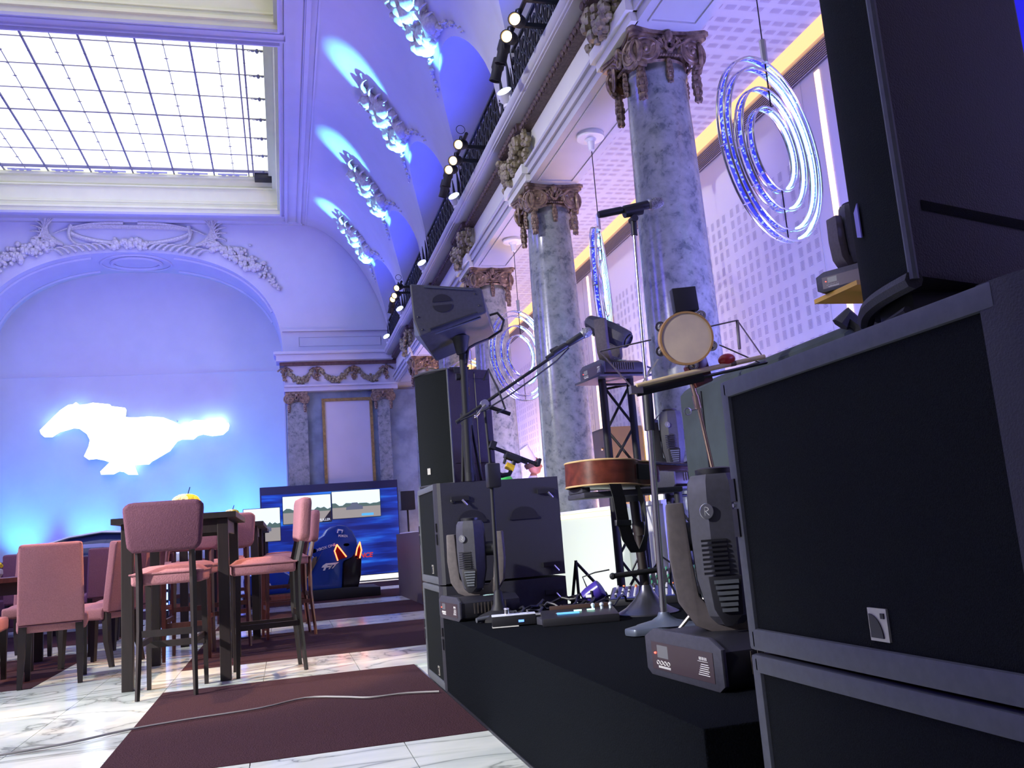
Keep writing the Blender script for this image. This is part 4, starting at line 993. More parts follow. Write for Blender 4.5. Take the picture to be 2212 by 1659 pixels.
# ---- tilted stage monitor on a pole
def monitor():
    t = T('stage_monitor', 'dark wedge-shaped monitor speaker tilted on a pole above the far stack', 'speaker', (.92, 4.55, 1.95))
    # side panel in the local xz plane (y = 0 nearest the camera); bottom face recedes to the rear
    sp_ = [(-.225, .225), (.170, .200), (.188, .062), (-.188, -.070), (-.218, .03)]
    dv = Vector((.075, .42, -.012)); n = len(sp_)
    fr = [(x, 0, z) for x, z in sp_]; bk = [(x+dv.x, dv.y, z+dv.z) for x, z in sp_]
    bk[3] = (-.03, .42, -.122); bk[2] = (.342, .42, .016)
    bk[4] = (-.15, .42, .03)
    m = MB().add(fr + bk, [tuple(range(n))[::-1], tuple(range(n, 2*n))] + [(i, (i+1) % n, (i+1) % n + n, i+n) for i in range(n)])
    o = m.obj('cabinet', M_GREYP, t, smooth=False); bv = o.modifiers.new('edge', 'BEVEL'); bv.width = .009; bv.segments = 2
    MB().ring_sweep([(-.15, -.004, .205), (.12, -.004, .187)], .006, 4, flat=.6).obj('trim_bar', M_EDGE, t, smooth=False)
    c = Vector((-.055, 0, .115))
    for s_ in (1, -1):
        Mr = Matrix.Translation(c) @ Matrix.Rotation(R(-5), 4, 'Y')
        MB().prism([(.052*cos(a), s_*(.010 + .040*sin(a))) for a in [pi*k/14 for k in range(15)]], -.004, .002, 'y', M=Mr).obj('grip_recess', M_BLACK, t, smooth=False)
    MB().ring_sweep([(-.13, -.006, -.030), (.135, -.006, .058)], .010, 4, flat=.7).obj('seam_bar', M_BLACK, t, smooth=False)
    MB().ring_sweep([(-.10, .03, -.045), (.16, .03, .040)], .006, 4).obj('lower_lip', M_EDGE, t, smooth=False)
    for x, z in ((-.19, .04), (-.17, -.03), (.13, .165), (.15, .10)): MB().sph((x, -.001, z), (.006, .004, .006), 8, 5).obj('screw', M_BLACK, t)
    MB().add([(.182, .02, .075), (.180, .02, .19), (.24, .40, .17), (.325, .40, .035)], [(0, 1, 2, 3)]).obj('front_grille', mat('dim_violet_grille', (.05, .04, .12), .6), t, smooth=False)
    MB().ring_sweep([(.27, .3, .12), (.32, .28, .13), (.35, .26, .08), (.33, .25, .02), (.26, .3, -.02), (.17, .25, -.06), (.11, .18, -.10), (.08, .12, -.2)], .008, 7).obj('cable', M_BLACK, t)
    MB().lathe([(.03, -.13), (.038, -.10), (.05, -.03), (0, -.0)], 14, c=(.075, .19, 0)).obj('pole_socket', M_BLACK, t)
monitor()
t = T('speaker_pole', 'black speaker pole with folded tripod legs under the tilted monitor', 'stand', (1.05, 4.78, 0))
z0 = 1.12
MB().cyl((-.03, .1, 1.1205), (-.05, -.04, 1.86), .022, n=12).cyl((-.03, .1, 1.1205), (-.03, .08, 1.45), .028, n=12).obj('pole', M_MATT, t)
for dx in (-.035, .035, .075):
    MB().cyl((-.03+dx*.3, .10, 1.52), (-.03+dx, .13, 1.1215), .010, n=8).obj('leg', M_MATT, t)
MB().cyl((-.09, .0, 1.70), (-.03, .0, 1.70), .02, n=12).obj('locking_knob', M_MATT, t); MB().cyl((-.03, .08, 1.44), (-.033, .06, 1.50), .036, n=12).obj('collar', M_MATT, t)
MB().box((-.018, .03, 1.60), (-.012, .035, 1.645)).obj('pin', M_GILT, t, smooth=False)
t = T('covered_case', 'tall dark padded cover over a case standing on the stage behind the music stand', 'case', (0, 0, 0))
MB().extr_bev([(1.9, .4), (2.36, .4), (2.36, 1.40), (2.30, 1.45), (1.96, 1.46), (1.9, 1.42)], 2.60, 3.95, .03, 'y').obj('padded_cover', mat('dark_padded_cloth', (.034, .048, .056), .85, var=.4, scale=5, bump=.4), t)
MB().ring_sweep([(1.905, 2.62, 1.45), (1.93, 2.61, 1.48), (1.97, 2.61, 1.44), (2.0, 2.6, 1.3)], .03, 7).obj('folded_corner', M_SPK, t)
m = MB()
for y in (2.9, 3.3, 3.7): m.box((1.894, y-.004, .45), (1.90, y+.004, 1.40))
m.obj('seam', M_SPK, t, smooth=False)

# ---- microphones
def mic(root, p0, p1, r=.017, headm=None):
    p0, p1 = Vector(p0), Vector(p1); d = (p1-p0); L = d.length; M_ = Matrix.Translation(p0) @ d.to_track_quat('Z', 'Y').to_matrix().to_4x4()
    o = MB().lathe([(0, 0), (r*.85, .002), (r*.95, .02), (r*.95, L*.35), (r*.8, L*.36), (r*.8, L*.38), (r, L*.40), (r*1.15, L*.74), (r*1.15, L*.76), (0, L*.76)], 20, M=M_).obj('microphone_body', M_BLACK, root)
    MB().lathe([(r*1.2, L*.76), (r*1.45, L*.79), (r*1.45, L*.805), (r*1.3, L*.81)], 22, M=M_).obj('collar_ring', M_STEEL, o)
    m = MB(); m.lathe([(r*1.3, L*.805), (r*1.5, L*.84), (r*1.52, L*.89), (r*1.35, L*.95), (r*.9, L*.99), (0, L)], 24, M=M_)
    m.obj('grille_ball', mat('silver_mesh_ball', (.40, .40, .42), .35, .7, col2=(.12, .12, .14), scale=220, bump=.6), o)
    return o
t = T('microphone_stand', 'straight chrome microphone stand with round-cornered base, tallest on the stage', 'mic stand', (1.405, 3.25, .4))
tri = []
for k in range(3):
    a0 = R(195) + k*2*pi/3
    for q in (-.22, -.11, 0, .11, .22): tri.append((.17*cos(a0+q), .15*sin(a0+q)))
m = MB().extr_bev(tri, .002, .03, .008, 'z'); m.lathe([(.11, .03), (.05, .045), (.026, .06), (.02, .075)], 20); m.obj('base', mat('blue_grey_cast_iron', (.10, .12, .17), .4, .4), t)
MB().cyl((0, 0, .07), (.022, 0, .83), .0135, n=16).obj('lower_tube', M_CHROME, t)
MB().cyl((.0205, 0, .78), (.025, 0, .955), .021, n=16).obj('clutch', M_BLACK, t)
MB().cyl((.025, 0, .95), (.041, 0, 1.60), .0085, n=12).obj('upper_tube', M_CHROME, t)
m = MB().cyl((.041, 0, 1.595), (.043, 0, 1.655), .013, n=12).cyl((.005, 0, 1.692), (.085, 0, 1.708), .021, n=14).cyl((.043, -.02, 1.665), (.043, .02, 1.665), .015, n=10); m.obj('clip', M_BLACK, t)
tt = T('microphone', 'black handheld microphone with silver ball, lying in the clip of the chrome stand', 'microphone', (1.405, 3.25, .4))
mic(tt, (-.112, 0, 1.682), (.186, 0, 1.746), .0165)

t = T('microphone_stand', 'black boom microphone stand rising in front of the far speaker stack', 'mic stand', (1.07, 4.6, .4))
MB().lathe([(.125, 0), (.125, .015), (.10, .03), (.045, .05), (.03, .08), (.022, .14), (.014, .15)], 24).obj('base', M_MATT, t)
MB().cyl((0, 0, .14), (.01, 0, .78), .012, n=12).cyl((.01, 0, .70), (.01, 0, .80), .024, n=14).obj('lower_tube', M_MATT, t)
MB().cyl((.01, 0, .78), (.0, 0, 1.10), .009, n=10).obj('upper_tube', M_MATT, t)
o = MB().cyl((-.162, 0, 1.021), (.55, -.03, 1.445), .009, n=10).cyl((-.162, 0, 1.021), (-.10, 0, 1.058), .012, n=10).obj('boom', M_MATT, t)
MB().cyl((0, -.02, 1.115), (0, .02, 1.115), .022, n=14).cyl((-.015, 0, 1.09), (.02, 0, 1.10), .018, n=10).obj('boom_clutch', M_STEEL, t)
MB().cyl((-.0, -.025, 1.105), (-.055, -.03, 1.05), .006, n=8).sph((-.06, -.03, 1.045), .011, 8, 6).obj('wing_screw', M_CHROME, t)
MB().cyl((.02, 0, 1.10), (.14, 0, 1.055), .011, n=8).obj('counter_arm', M_MATT, t)
MB().ring_sweep([(-.14, -.02, 1.03), (.0, -.03, 1.08), (.15, -.03, 1.16), (.28, -.03, 1.24), (.42, -.03, 1.33), (.5, -.03, 1.40)], .005, 6).ring_sweep([(.0, -.02, 1.24), (.03, -.02, 1.30), (.08, -.02, 1.18), (.11, -.02, 1.08), (.06, -.02, 1.06)], .006, 6).obj('cable', M_BLACK, t)
MB().cyl((.37, -.02, 1.345), (.46, -.025, 1.40), .016, n=12).cyl((.40, -.02, 1.38), (.44, -.02, 1.40), .02, n=10).obj('clip', M_BLACK, t)
tt = T('microphone', 'handheld microphone with grey ball at the tip of the boom arm', 'microphone', (1.07, 4.6, .4))
mic(tt, (.40, -.03, 1.372), (.635, -.04, 1.498), .018)
t = T('tablet_holder', 'empty black tablet holder with yellow knob clamped to the boom stand', 'tablet holder', (1.085, 4.58, 1.12))
MB().box((-.035, -.035, -.05), (.035, .035, .075), bev=.008).obj('clamp', M_BLACK, t)
MB().ring_sweep([(.02, 0, .02), (.05, 0, .01), (.09, 0, .015), (.11, 0, .05)], [.018, .013, .012, .012], 10).obj('arm', M_BLACK, t)
MB().cyl((.075, 0, .062), (.115, 0, .042), .02, n=6).obj('knob', mat('yellow_plastic', (.75, .48, .03), .4), t)
Mh = Matrix.Translation((.115, 0, .115)) @ Matrix.Rotation(R(23), 4, 'Y')
m = MB().box((-.115, -.012, -.008), (.15, .012, .008), M=Mh).box((-.135, -.03, -.01), (-.105, .03, .03), M=Mh).box((.14, -.03, -.01), (.155, .03, .03), M=Mh).box((-.04, -.03, -.03), (.05, .03, .0), M=Mh, bev=.006).cyl((.02, 0, -.03), (.02, 0, -.05), .012, n=10, M=Mh).box((.04, -.01, -.02), (.09, .01, -.012), M=Mh).cyl((-.03, 0, -.01), (-.03, 0, -.06), .008, n=8, M=Mh); m.obj('cradle', M_BLACK, t, smooth=False)

for o_ in C.objects:
    if o_.type == 'EMPTY' and o_.get('label') and o_.name.split('.')[0] in ('microphone_stand', 'microphone', 'tablet_holder') and abs(o_.location.y - 4.59) < .02:
        k_ = .946; o_.location = (o_.location.x*k_, o_.location.y*k_, .4 + (o_.location.z-.4)*.966); o_.scale = (k_, k_, .966)
# ---- guitar on its stand
t = T('guitar', 'red-brown cutaway acoustic guitar lying flat on a stand, seen side-on, strap hanging', 'guitar', (1.27, 3.75, 1.055)); t.rotation_euler = (0, R(2.6), R(24))
out = []
for k in range(60):
    u = k/60; a = 2*pi*u; x = .25 - .25*cos(a); s_ = sin(a)
    w_ = .19*abs(s_)**.75*(1 - .26*math.exp(-((x-.29)/.075)**2) - .22*(x/.5)**2)
    out.append((x, w_ if s_ > 0 else -w_ * (1 if x < .36 else max(.35, 1 - (x-.36)*5.5))))
b = MB().prism(out, -.055, .055, 'z').obj('body', M_WOOD_R, t, angle=40)
MB().prism([(p[0]*1.0, p[1]) for p in out], .0552, .0585, 'z').obj('soundboard', M_SPRUCE, b, angle=40)
for z in (.054, -.055): MB().ring_sweep([(p[0], p[1], z) for p in out], .004, 6, closed=True).obj('binding', M_SPRUCE, b)
MB().box((.45, -.028, -.03), (.52, .028, .054), bev=.01).obj('neck_heel', M_WOOD_R, b)
MB().lathe([(0, .0586), (.048, .0586)], 24, c=(.33, 0, 0)).obj('sound_hole', M_BLACK, b)
MB().box((.12, -.08, .0585), (.15, .08, .068), bev=.003).obj('bridge', M_WOOD_D, b)
MB().box((.225, -.1635, -.035), (.315, -.150, .035), bev=.004, M=Matrix.Rotation(R(-3), 4, 'Z')).obj('preamp_panel', M_BLACK, b)
nk = MB().extr_bev([(.49, .055), (.95, .055), (.95, .035), (.49, .028)], -.027, .027, .005, 'y').obj('neck', M_WOOD_R, t)
MB().box((.40, -.027, .056), (.95, .027, .062)).obj('fretboard', M_WOOD_D, nk, smooth=False)
m = MB()
for k in range(6): m.cyl((.135, -.02+.008*k, .069), (.95, -.017+.0068*k, .068), .0009, n=4)
m.obj('string', M_STEEL, nk)
hd = MB().extr_bev([(.95, .055), (1.10, .02), (1.105, .0), (.95, .033)], -.035, .035, .004, 'y').obj('headstock', M_WOOD_R, t)
for s_ in (-1, 1):
    for k in range(3):
        x = .985+.04*k; MB().cyl((x, s_*.03, .025-.008*k), (x, s_*.052, .02-.008*k), .004, n=8).sph((x, s_*.058, .02-.008*k), (.009, .006, .007), 8, 5).obj('tuning_peg', M_CHROME, hd)
sp = [(.05, -.19, -.06), (.06, -.2, -.12), (.075, -.2, -.22), (.10, -.2, -.30), (.15, -.19, -.355), (.20, -.18, -.35), (.245, -.17, -.28), (.26, -.16, -.2), (.25, -.15, -.12), (.24, -.14, -.06)]
m = MB(); vs = []; wd = [(.036, 0), (.036, 0), (.036, 0), (.036, .0), (.034, .005), (.032, .01), (.028, .015), (.02, .02), (.01, .025), (.014, .025)]
for (x, y, z), (w1, w2) in zip(sp, wd): vs += [(x-w1, y-w2, z), (x+w1, y+w2, z), (x+w1, y+w2+.004, z), (x-w1, y-w2+.004, z)]
fs = [(i*4+k, i*4+(k+1) % 4, (i+1)*4+(k+1) % 4, (i+1)*4+k) for i in range(9) for k in range(4)]
st_ = m.add(vs, fs).obj('strap', mat('black_webbing', (.012, .013, .012), .85, var=.3, scale=90), t)
MB().box((.03, -.205, -.24), (.12, -.19, -.215), bev=.003).obj('strap_slider', M_BLACK, st_)
t = T('guitar_stand', 'dark pole stand with domed base holding the guitar flat', 'stand', (1.63, 3.95, .4))
MB().lathe([(.145, 0), (.145, .006), (.10, .03), (.06, .065), (.035, .10), (.028, .13)], 32).obj('base', mat('gunmetal', (.10, .10, .13), .3, .8), t)
MB().cyl((0, 0, .12), (-.015, 0, .56), .024, n=14).cyl((0, 0, .36), (-.005, 0, .42), .032, n=14).obj('pole', M_WOOD_D, t)
MB().cyl((-.17, -.03, .185), (.06, -.03, .195), .013, n=10).sph((-.17, -.03, .185), .016, 8, 6).sph((.06, -.03, .195), .018, 8, 6).obj('cross_arm', M_MATT, t)
MB().box((-.34, -.22, .545), (.14, .02, .57), bev=.008).box((-.34, -.2, .57), (-.30, .0, .594), bev=.006).cyl((-.015, 0, .52), (-.015, 0, .55), .05, n=14).obj('cradle_plate', M_GREYP, t)
MB().ring_sweep([(.05, 0, .20), (.10, 0, .25), (.14, 0, .22), (.13, 0, .12), (.16, 0, .05), (.2, 0, .03)], .006, 6).ring_sweep([(-.05, .02, .2), (-.02, 0, .26), (.02, 0, .27)], .005, 6).obj('cable', M_BLACK, t)
# ---- music stand with percussion
t = T('music_stand', 'folding wire music stand carrying the tambourine and drumstick', 'music stand', (0, 0, 0))
A, B, Cc, D = Vector((1.137, 2.97, 1.449)), Vector((1.226, 2.88, 1.278)), Vector((1.759, 2.88, 1.373)), Vector((1.71, 2.97, 1.558))
M_WIRE = mat('grey_nickel', (.24, .22, .22), .4, .8)
def bar(a, b, w_=.006): return MB().ring_sweep([a, b], w_, 4, flat=.5)
E1 = A.lerp(D, .36) ; E2 = A.lerp(D, .62)
for a, b in ((A, B), (B, Vector((1.345, 2.93, 1.405))), (D, Cc), (D, Vector((1.665, 2.9, 1.43))), (Vector((1.60, 2.93, 1.455)), Cc.lerp(B, .04)), (A, E1), (E2, D)): bar(a, b).obj('desk_bar', M_WIRE, t)
dr = (Cc-B).normalized()
MB().ring_sweep([B, B.lerp(Cc, .5)], .010, 4, flat=1.6).ring_sweep([B.lerp(Cc, .5), Cc], .010, 4, flat=.6).obj('tray', mat('dark_nickel', (.05, .05, .05), .35, .7), t)
MB().box((1.20, 2.86, 1.272), (1.245, 2.885, 1.30)).obj('hinge', M_WIRE, t, smooth=False)
p0, p1, p2 = Vector((1.462, 2.92, 1.33)), Vector((1.478, 2.92, 1.25)), Vector((1.573, 2.95, .62))
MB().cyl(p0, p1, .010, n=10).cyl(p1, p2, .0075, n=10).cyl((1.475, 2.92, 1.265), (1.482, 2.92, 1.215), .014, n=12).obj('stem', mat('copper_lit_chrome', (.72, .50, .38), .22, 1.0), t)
MB().torus((1.432, 2.91, 1.205), .013, .0025, 12, 5, 'y').cyl((1.445, 2.92, 1.21), (1.475, 2.92, 1.215), .004, n=6).obj('wing_screw', M_STEEL, t)
for k in range(3):
    a = .5+2.1*k; MB().cyl((1.572, 2.95, .66), (1.59+.26*cos(a), 2.95+.26*sin(a), .408), .007, n=8).obj('leg', M_WIRE, t)
t = T('tambourine', 'round tambourine with pale hide head propped on the music stand', 'tambourine', (1.430, 2.86, 1.466)); t.rotation_euler = (R(8), 0, R(-16))
MB().ring_sweep([(.093*cos(a), .022, .093*sin(a)) for a in [2*pi*k/56 for k in range(56)]], .004, 4, closed=True, up=(0, 1, 0)).lathe([(.093, -.02), (.097, -.02), (.097, .024), (.09, .024), (.09, -.018)], 56, M=Matrix.Rotation(pi/2, 4, 'X')).obj('frame', mat('honey_frame', (.42, .24, .10), .4, var=.2, scale=20), t)
MB().lathe([(0, .0215), (.07, .0215), (.092, .0205), (.0965, .012)], 56, M=Matrix.Rotation(pi/2, 4, 'X')).obj('drum_head', M_HIDE, t)
for a in (R(52), R(-20), R(-78), R(203), R(150)):
    for q in (-.004, .004):
        Mx = Matrix.Translation((.1*cos(a), q+.002, .1*sin(a)))
        MB().lathe([(0, 0), (.010, .001), (.018, -.002), (.019, .0)], 18, M=Mx @ Matrix.Rotation(pi/2, 4, 'X')).lathe([(0, .003), (.008, .002), (.010, 0)], 12, M=Mx @ Matrix.Rotation(pi/2, 4, 'X')).obj('jingle', M_CHROME, t)
t = MB().ring_sweep([B+Vector((.0, -.015, .022)), B.lerp(Cc, .3)+Vector((0, -.015, .024)), B.lerp(Cc, .97)+Vector((0, -.015, .022))], [.0085, .0095, .0088], 12).sph(tuple(B+Vector((-.0, -.015, .022))), .0088, 10, 6).obj('drumstick', M_STICK); tag(t, 'pale wooden drumstick lying along the tray of the music stand', 'drumstick')
MB().ring_sweep([B.lerp(Cc, .70)+Vector((0, -.015, .0225)), B.lerp(Cc, .74)+Vector((0, -.015, .0225))], .00985, 12).obj('printed_mark', mat('ink', (.12, .08, .04), .6), t)
t = MB().sph((0, 0, 0), (.033, .026, .022), 20, 12, M=Matrix.Translation((1.590, 2.87, 1.386)) @ Matrix.Rotation(R(-9), 4, 'Y')).obj('egg_shaker', mat('red_plastic', (.42, .03, .035), .35)); tag(t, 'red egg shaker resting on the drumstick at the right of the stand', 'shaker')
t = MB().extr_bev([(1.445, 1.37), (1.475, 1.29), (1.545, 1.315), (1.525, 1.41), (1.50, 1.43)], 2.90, 2.94, .006, 'y').obj('wood_block', mat('dark_red_wood', (.09, .018, .015), .3, var=.3, scale=9)); tag(t, 'dark red wooden block wedged under the tambourine on the stand', 'wood block')
t = T('clip_lamp', 'small square black box lamp clipped above the tambourine', 'box', (1.477, 2.93, 1.628)); t.rotation_euler = (0, R(-3), R(-10))
MB().box((-.046, -.02, -.046), (.046, .02, .046), bev=.004).obj('case', M_BLACK, t)
MB().box((-.02, -.008, -.075), (-.01, .008, -.044)).box((.012, -.01, -.065), (.03, .01, -.044)).obj('clip', M_BLACK, t, smooth=False)
MB().cyl((-.015, 0, -.07), (-.02, .03, -.19), .004, n=6).obj('stalk', M_WIRE, t)

# ---- mixers, pedals and small things on the stage floor
t = T('mixing_desk', 'small blue-lit mixing desk on the stage floor, in front of the truss tower', 'mixer', (1.86, 4.48, .4), R(-25))
MB().extr_bev([(-.15, 0), (.15, 0), (.15, .075), (-.15, .035)], -.20, .20, .006, 'x').obj('chassis', M_BLACK, t)
Mp = Matrix.Translation((0, 0, .056)) @ Matrix.Rotation(math.atan2(.04, .3), 4, 'X')
MB().box((-.19, -.142, 0), (.19, .142, .002), M=Mp).obj('top_panel', mat('deep_blue_panel', (.03, .04, .22), .35), t, smooth=False)
rn = random.Random(9); kn = [MB().lathe([(.007, .002), (.006, .016), (0, .016)], 8).mesh('knob', x) for x in (mat('pale_knob', (.5, .5, .55), .4), mat('orange_knob', (.9, .25, .08), .4), M_BLACK)]
for i in range(11):
    for j in range(7): 
        c = rn.choice([0, 0, 2, 2, 1 if j > 4 else 0]); me_obj('knob', kn[c], t, tuple(Mp @ Vector((-.165+.033*i, -.115+.038*j, 0))))
t = T('mixing_desk', 'second mixing desk full of black and green knobs, right of the blue-lit one', 'mixer', (2.10, 4.62, .4), R(-20))
MB().extr_bev([(-.14, 0), (.14, 0), (.14, .15), (-.14, .06)], -.17, .17, .006, 'x').obj('chassis', M_BLACK, t)
Mp = Matrix.Translation((0, 0, .107)) @ Matrix.Rotation(math.atan2(.09, .28), 4, 'X')
kn = [MB().lathe([(.006, .0), (.005, .02), (0, .02)], 7).mesh('knob', x) for x in (M_BLACK, mat('green_cap', (.05, .28, .16), .4), MATS['pale_knob'])]
for i in range(10):
    for j in range(7): me_obj('knob', kn[[0, 1, 0, 1, 2, 0, 1][j]], t, tuple(Mp @ Vector((-.145+.032*i, -.12+.038*j, 0))))
t = T('mixing_desk', 'third pale-topped mixing desk half hidden by the near moving head', 'mixer', (2.24, 4.15, .4), R(-10))
MB().extr_bev([(-.15, 0), (.15, 0), (.15, .13), (-.15, .05)], -.17, .17, .006, 'x').obj('chassis', M_BLACK, t)
for i in range(9):
    for j in range(5): me_obj('knob', kn[2], t, (-.145+.036*i, -.11+.05*j, .062+.014*j))
t = T('spotlight', 'small violet-lit lamp on the stage edge left of the mixing desk', 'light', (1.60, 4.62, .4), R(-30))
MB().lathe([(0, -.05), (.042, -.05), (.048, -.02), (.05, .05), (.045, .055)], 18, M=Matrix.Translation((0, 0, .06)) @ Matrix.Rotation(R(60), 4, 'Y')).obj('barrel', mat('violet_gloss', (.05, .03, .28), .25), t)
MB().box((-.05, -.05, 0), (.05, .05, .012)).box((-.005, -.055, 0), (.005, -.05, .08)).obj('foot', M_BLACK, t, smooth=False)
MB().box((-.03, -.056, .045), (.0, -.052, .06)).obj('label_plate', M_WHITE, t, smooth=False)
MB().ring_sweep([(-.03, 0, .09), (-.05, 0, .15), (.02, 0, .17), (.1, 0, .18)], .004, 5).obj('cable', M_BLACK, t)
t = T('effect_pedal', 'silver-topped tuner pedal on the stage floor, nearest the stage edge', 'pedal', (1.0, 4.02, .4), R(-12))
MB().box((-.10, -.035, .004), (.10, .035, .048), bev=.004).obj('case', M_BLACK, t)
MB().box((-.10, -.036, .048), (.10, .036, .053), bev=.002).obj('top_plate', mat('pale_blue_alloy', (.62, .66, .82), .5, .0), t); MB().box((-.10, -.037, 0), (.02, .036, .004)).obj('bottom_plate', M_WHITE, t, smooth=False)
MB().cyl((-.03, 0, .053), (-.03, 0, .078), .012, n=14).sph((-.03, 0, .078), (.014, .014, .006), 12, 6).obj('footswitch', M_CHROME, t); MB().cyl((.065, 0, .053), (.065, 0, .068), .005, n=8).obj('toggle', M_CHROME, t)
MB().box((.02, -.037, .018), (.045, -.035, .028)).obj('blue_light', emis('small_blue_led', (.1, .25, 1), 3), t, smooth=False)
t = T('effect_pedal', 'small glass-topped pedal right of the silver tuner pedal', 'pedal', (1.16, 3.93, .4), R(10))
MB().extr_bev([(-.03, 0), (.05, 0), (.05, .035), (-.03, .02)], -.06, .06, .005, 'x').obj('case', M_GREYP, t)
MB().sph((-.02, 0, .03), (.02, .015, .008), 10, 6).obj('knob', M_WHITE, t); MB().sph((.03, 0, .035), (.02, .02, .012), 10, 6).obj('dial', M_STEEL, t)
t = T('pedal_board', 'long black multi-effects board with lit displays on the stage floor', 'pedal', (1.28, 3.92, .4), R(-14))
MB().extr_bev([(-.13, 0), (.11, 0), (.11, .05), (-.13, .035)], -.17, .17, .006, 'x').obj('chassis', M_BLACK, t)
MB().box((-.13, .10, .040), (.15, .115, .066), M=Matrix.Rotation(R(-2), 4, 'Z'), bev=.004).obj('treadle', mat('brown_leatherette', (.045, .02, .016), .5), t)
MB().box((-.10, -.06, .042), (-.0, -.02, .047)).obj('display', emis('blue_display', (.12, .45, 1), 1.6), t, smooth=False)
for x in (-.02, .04): MB().box((x, .0, .046), (x+.035, .012, .051)).obj('lit_key', emis('mint_led', (.5, 1, .8), 3), t, smooth=False)
for x in (.07, .11, .15): MB().cyl((x, .03, .045), (x, .03, .062), .007, n=10).sph((x, .03, .064), .010, 10, 6).obj('footswitch', mat('bright_switch', (.7, .8, .95), .2, .3), t)
t = MB().ring_sweep([(1.02, 4.22, .412), (1.06, 4.20, .412), (1.15, 4.18, .412), (1.165, 4.2, .412), (1.15, 4.225, .412), (1.05, 4.245, .412), (1.02, 4.24, .412)], .006, 6).obj('carabiner', M_STEEL); t.location = (.03, -.1, .02); tag(t, 'flat steel loop handle lying behind the silver tuner pedal', 'handle')
t = T('wooden_bar', 'reddish wooden block among the cables behind the glass-topped pedal', 'block', (1.18, 4.02, .4), R(-14)); MB().box((-.05, -.015, 0), (.05, .015, .035), bev=.003).obj('block', M_WOOD_R, t)
t = T('folded_stand', 'dark folded tube lying on the stage in front of the far moving head', 'stand', (.95, 4.28, .4)); MB().cyl((-.07, 0, .015), (.14, .04, .03), .012, n=10).obj('tube', M_EDGE, t)
rn = random.Random(14)
cl_ = ['black cable curling behind the pedals toward the far subwoofers', 'black cable looping in front of the far moving head', 'black cable crossing the stage floor from the boom stand', 'black cable arching behind the tuner pedal', 'black cable running to the mixing desks along the stage back', 'thin cable tangle at the foot of the mixing desk',
       'black cable bundled beside the far subwoofer', 'black cable lying along the back edge of the stage', 'black cable from the long effects board']
cpts = [[(1.1, 4.05), (1.2, 4.3), (1.45, 4.5), (1.5, 4.75)], [(.9, 4.3), (1.0, 4.45), (1.2, 4.42), (1.3, 4.6)], [(1.1, 4.5), (1.3, 4.3), (1.5, 4.45), (1.75, 4.6)], [(.98, 4.07), (1.02, 4.2), (1.08, 4.15), (1.1, 4.4)],
        [(1.3, 4.2), (1.5, 4.35), (1.65, 4.5), (1.8, 4.65)], [(1.6, 4.7), (1.7, 4.75), (1.8, 4.7), (1.95, 4.78)], [(1.3, 4.7), (1.5, 4.6), (1.6, 4.78), (1.4, 4.8)], [(1.2, 4.55), (1.45, 4.7), (1.7, 4.8), (2.0, 4.8)], [(1.3, 4.05), (1.5, 4.1), (1.6, 4.3), (1.7, 4.45)]]
for l, cp in zip(cl_, cpts):
    pts = []
    for i in range(len(cp)-1):
        for k in range(6):
            u = k/6; pts.append((cp[i][0]*(1-u)+cp[i+1][0]*u + .03*sin(3*(i+u)), cp[i][1]*(1-u)+cp[i+1][1]*u + .03*cos(4*(i+u)), .408 + .06*abs(sin(1.9*(i+u)))*rn.random()**.5))
    tag(MB().ring_sweep(pts, .006, 6).obj('cable', M_BLACK), l, 'cable')
t = T('tripod', 'thin black tripod legs right of the far subwoofers, before the white counter', 'tripod', (1.62, 4.93, 0))
MB().cyl((0, 0, .0), (0, 0, .63), .009, n=8).obj('stem', M_MATT, t)
for a, b in (((0, 0, .62), (.17, -.0, .42)), ((0, 0, .62), (-.05, .2, .0)), ((.17, 0, .42), (.24, 0, .0)), ((0, 0, .40), (.17, 0, .43))): MB().cyl(a, b, .009, n=7).obj('leg', M_MATT, t)
# white power cable over the floor
cp = [(-2.6, 4.2), (-1.9, 4.42), (-1.265, 4.627), (-1.0, 4.719), (-.783, 4.866), (-.515, 4.956), (-.157, 5.029), (.083, 5.187), (.276, 5.072), (.413, 4.95), (.611, 4.945), (.809, 4.852)]
pts = []
for i in range(len(cp)-1):
    for k in range(4):
        u = k/4; p = [cp[max(0, i-1)], cp[i], cp[i+1], cp[min(len(cp)-1, i+2)]]
        f = lambda q: .5*((2*p[1][q]) + (-p[0][q]+p[2][q])*u + (2*p[0][q]-5*p[1][q]+4*p[2][q]-p[3][q])*u*u + (-p[0][q]+3*p[1][q]-3*p[2][q]+p[3][q])*u**3)
        pts.append((f(0), f(1), .0115))
tag(MB().ring_sweep(pts, .0055, 6).obj('floor_cable', mat('grey_cable', (.20, .19, .20), .5)), 'pale grey cable snaking over the marble and nearest carpet to the stage corner', 'cable')
# ================================================================ bar counter, chef, background things
M_CNT = emis('backlit_counter_panel', (.80, .92, .74), .42, (.35, .38, .34))
t = T('bar_counter', 'white glowing bar counter in front of the second column', 'counter', (0, 0, 0))
MB().box((2.36, 5.95, 0), (2.42, 9.0, .925)).obj('front_panel', M_CNT, t, smooth=False)
MB().box((2.34, 5.93, .925), (2.43, 9.02, .95)).obj('counter_top', M_WHITE, t, smooth=False)
MB().box((2.352, 5.98, .885), (2.36, 8.95, .92)).obj('edge_light', emis('yellow_edge_light', (1, .92, .4), 3.0), t, smooth=False)
t = T('bar_counter', 'greyish end section of the bar counter right of the truss tower', 'counter', (0, 0, 0))
MB().box((2.37, 5.32, 0), (2.41, 5.86, .925)).obj('front_panel', mat('off_white_laminate', (.62, .62, .62), .4), t, smooth=False)
MB().box((2.35, 5.30, .925), (2.43, 5.88, .95)).obj('counter_top', M_WHITE, t, smooth=False)
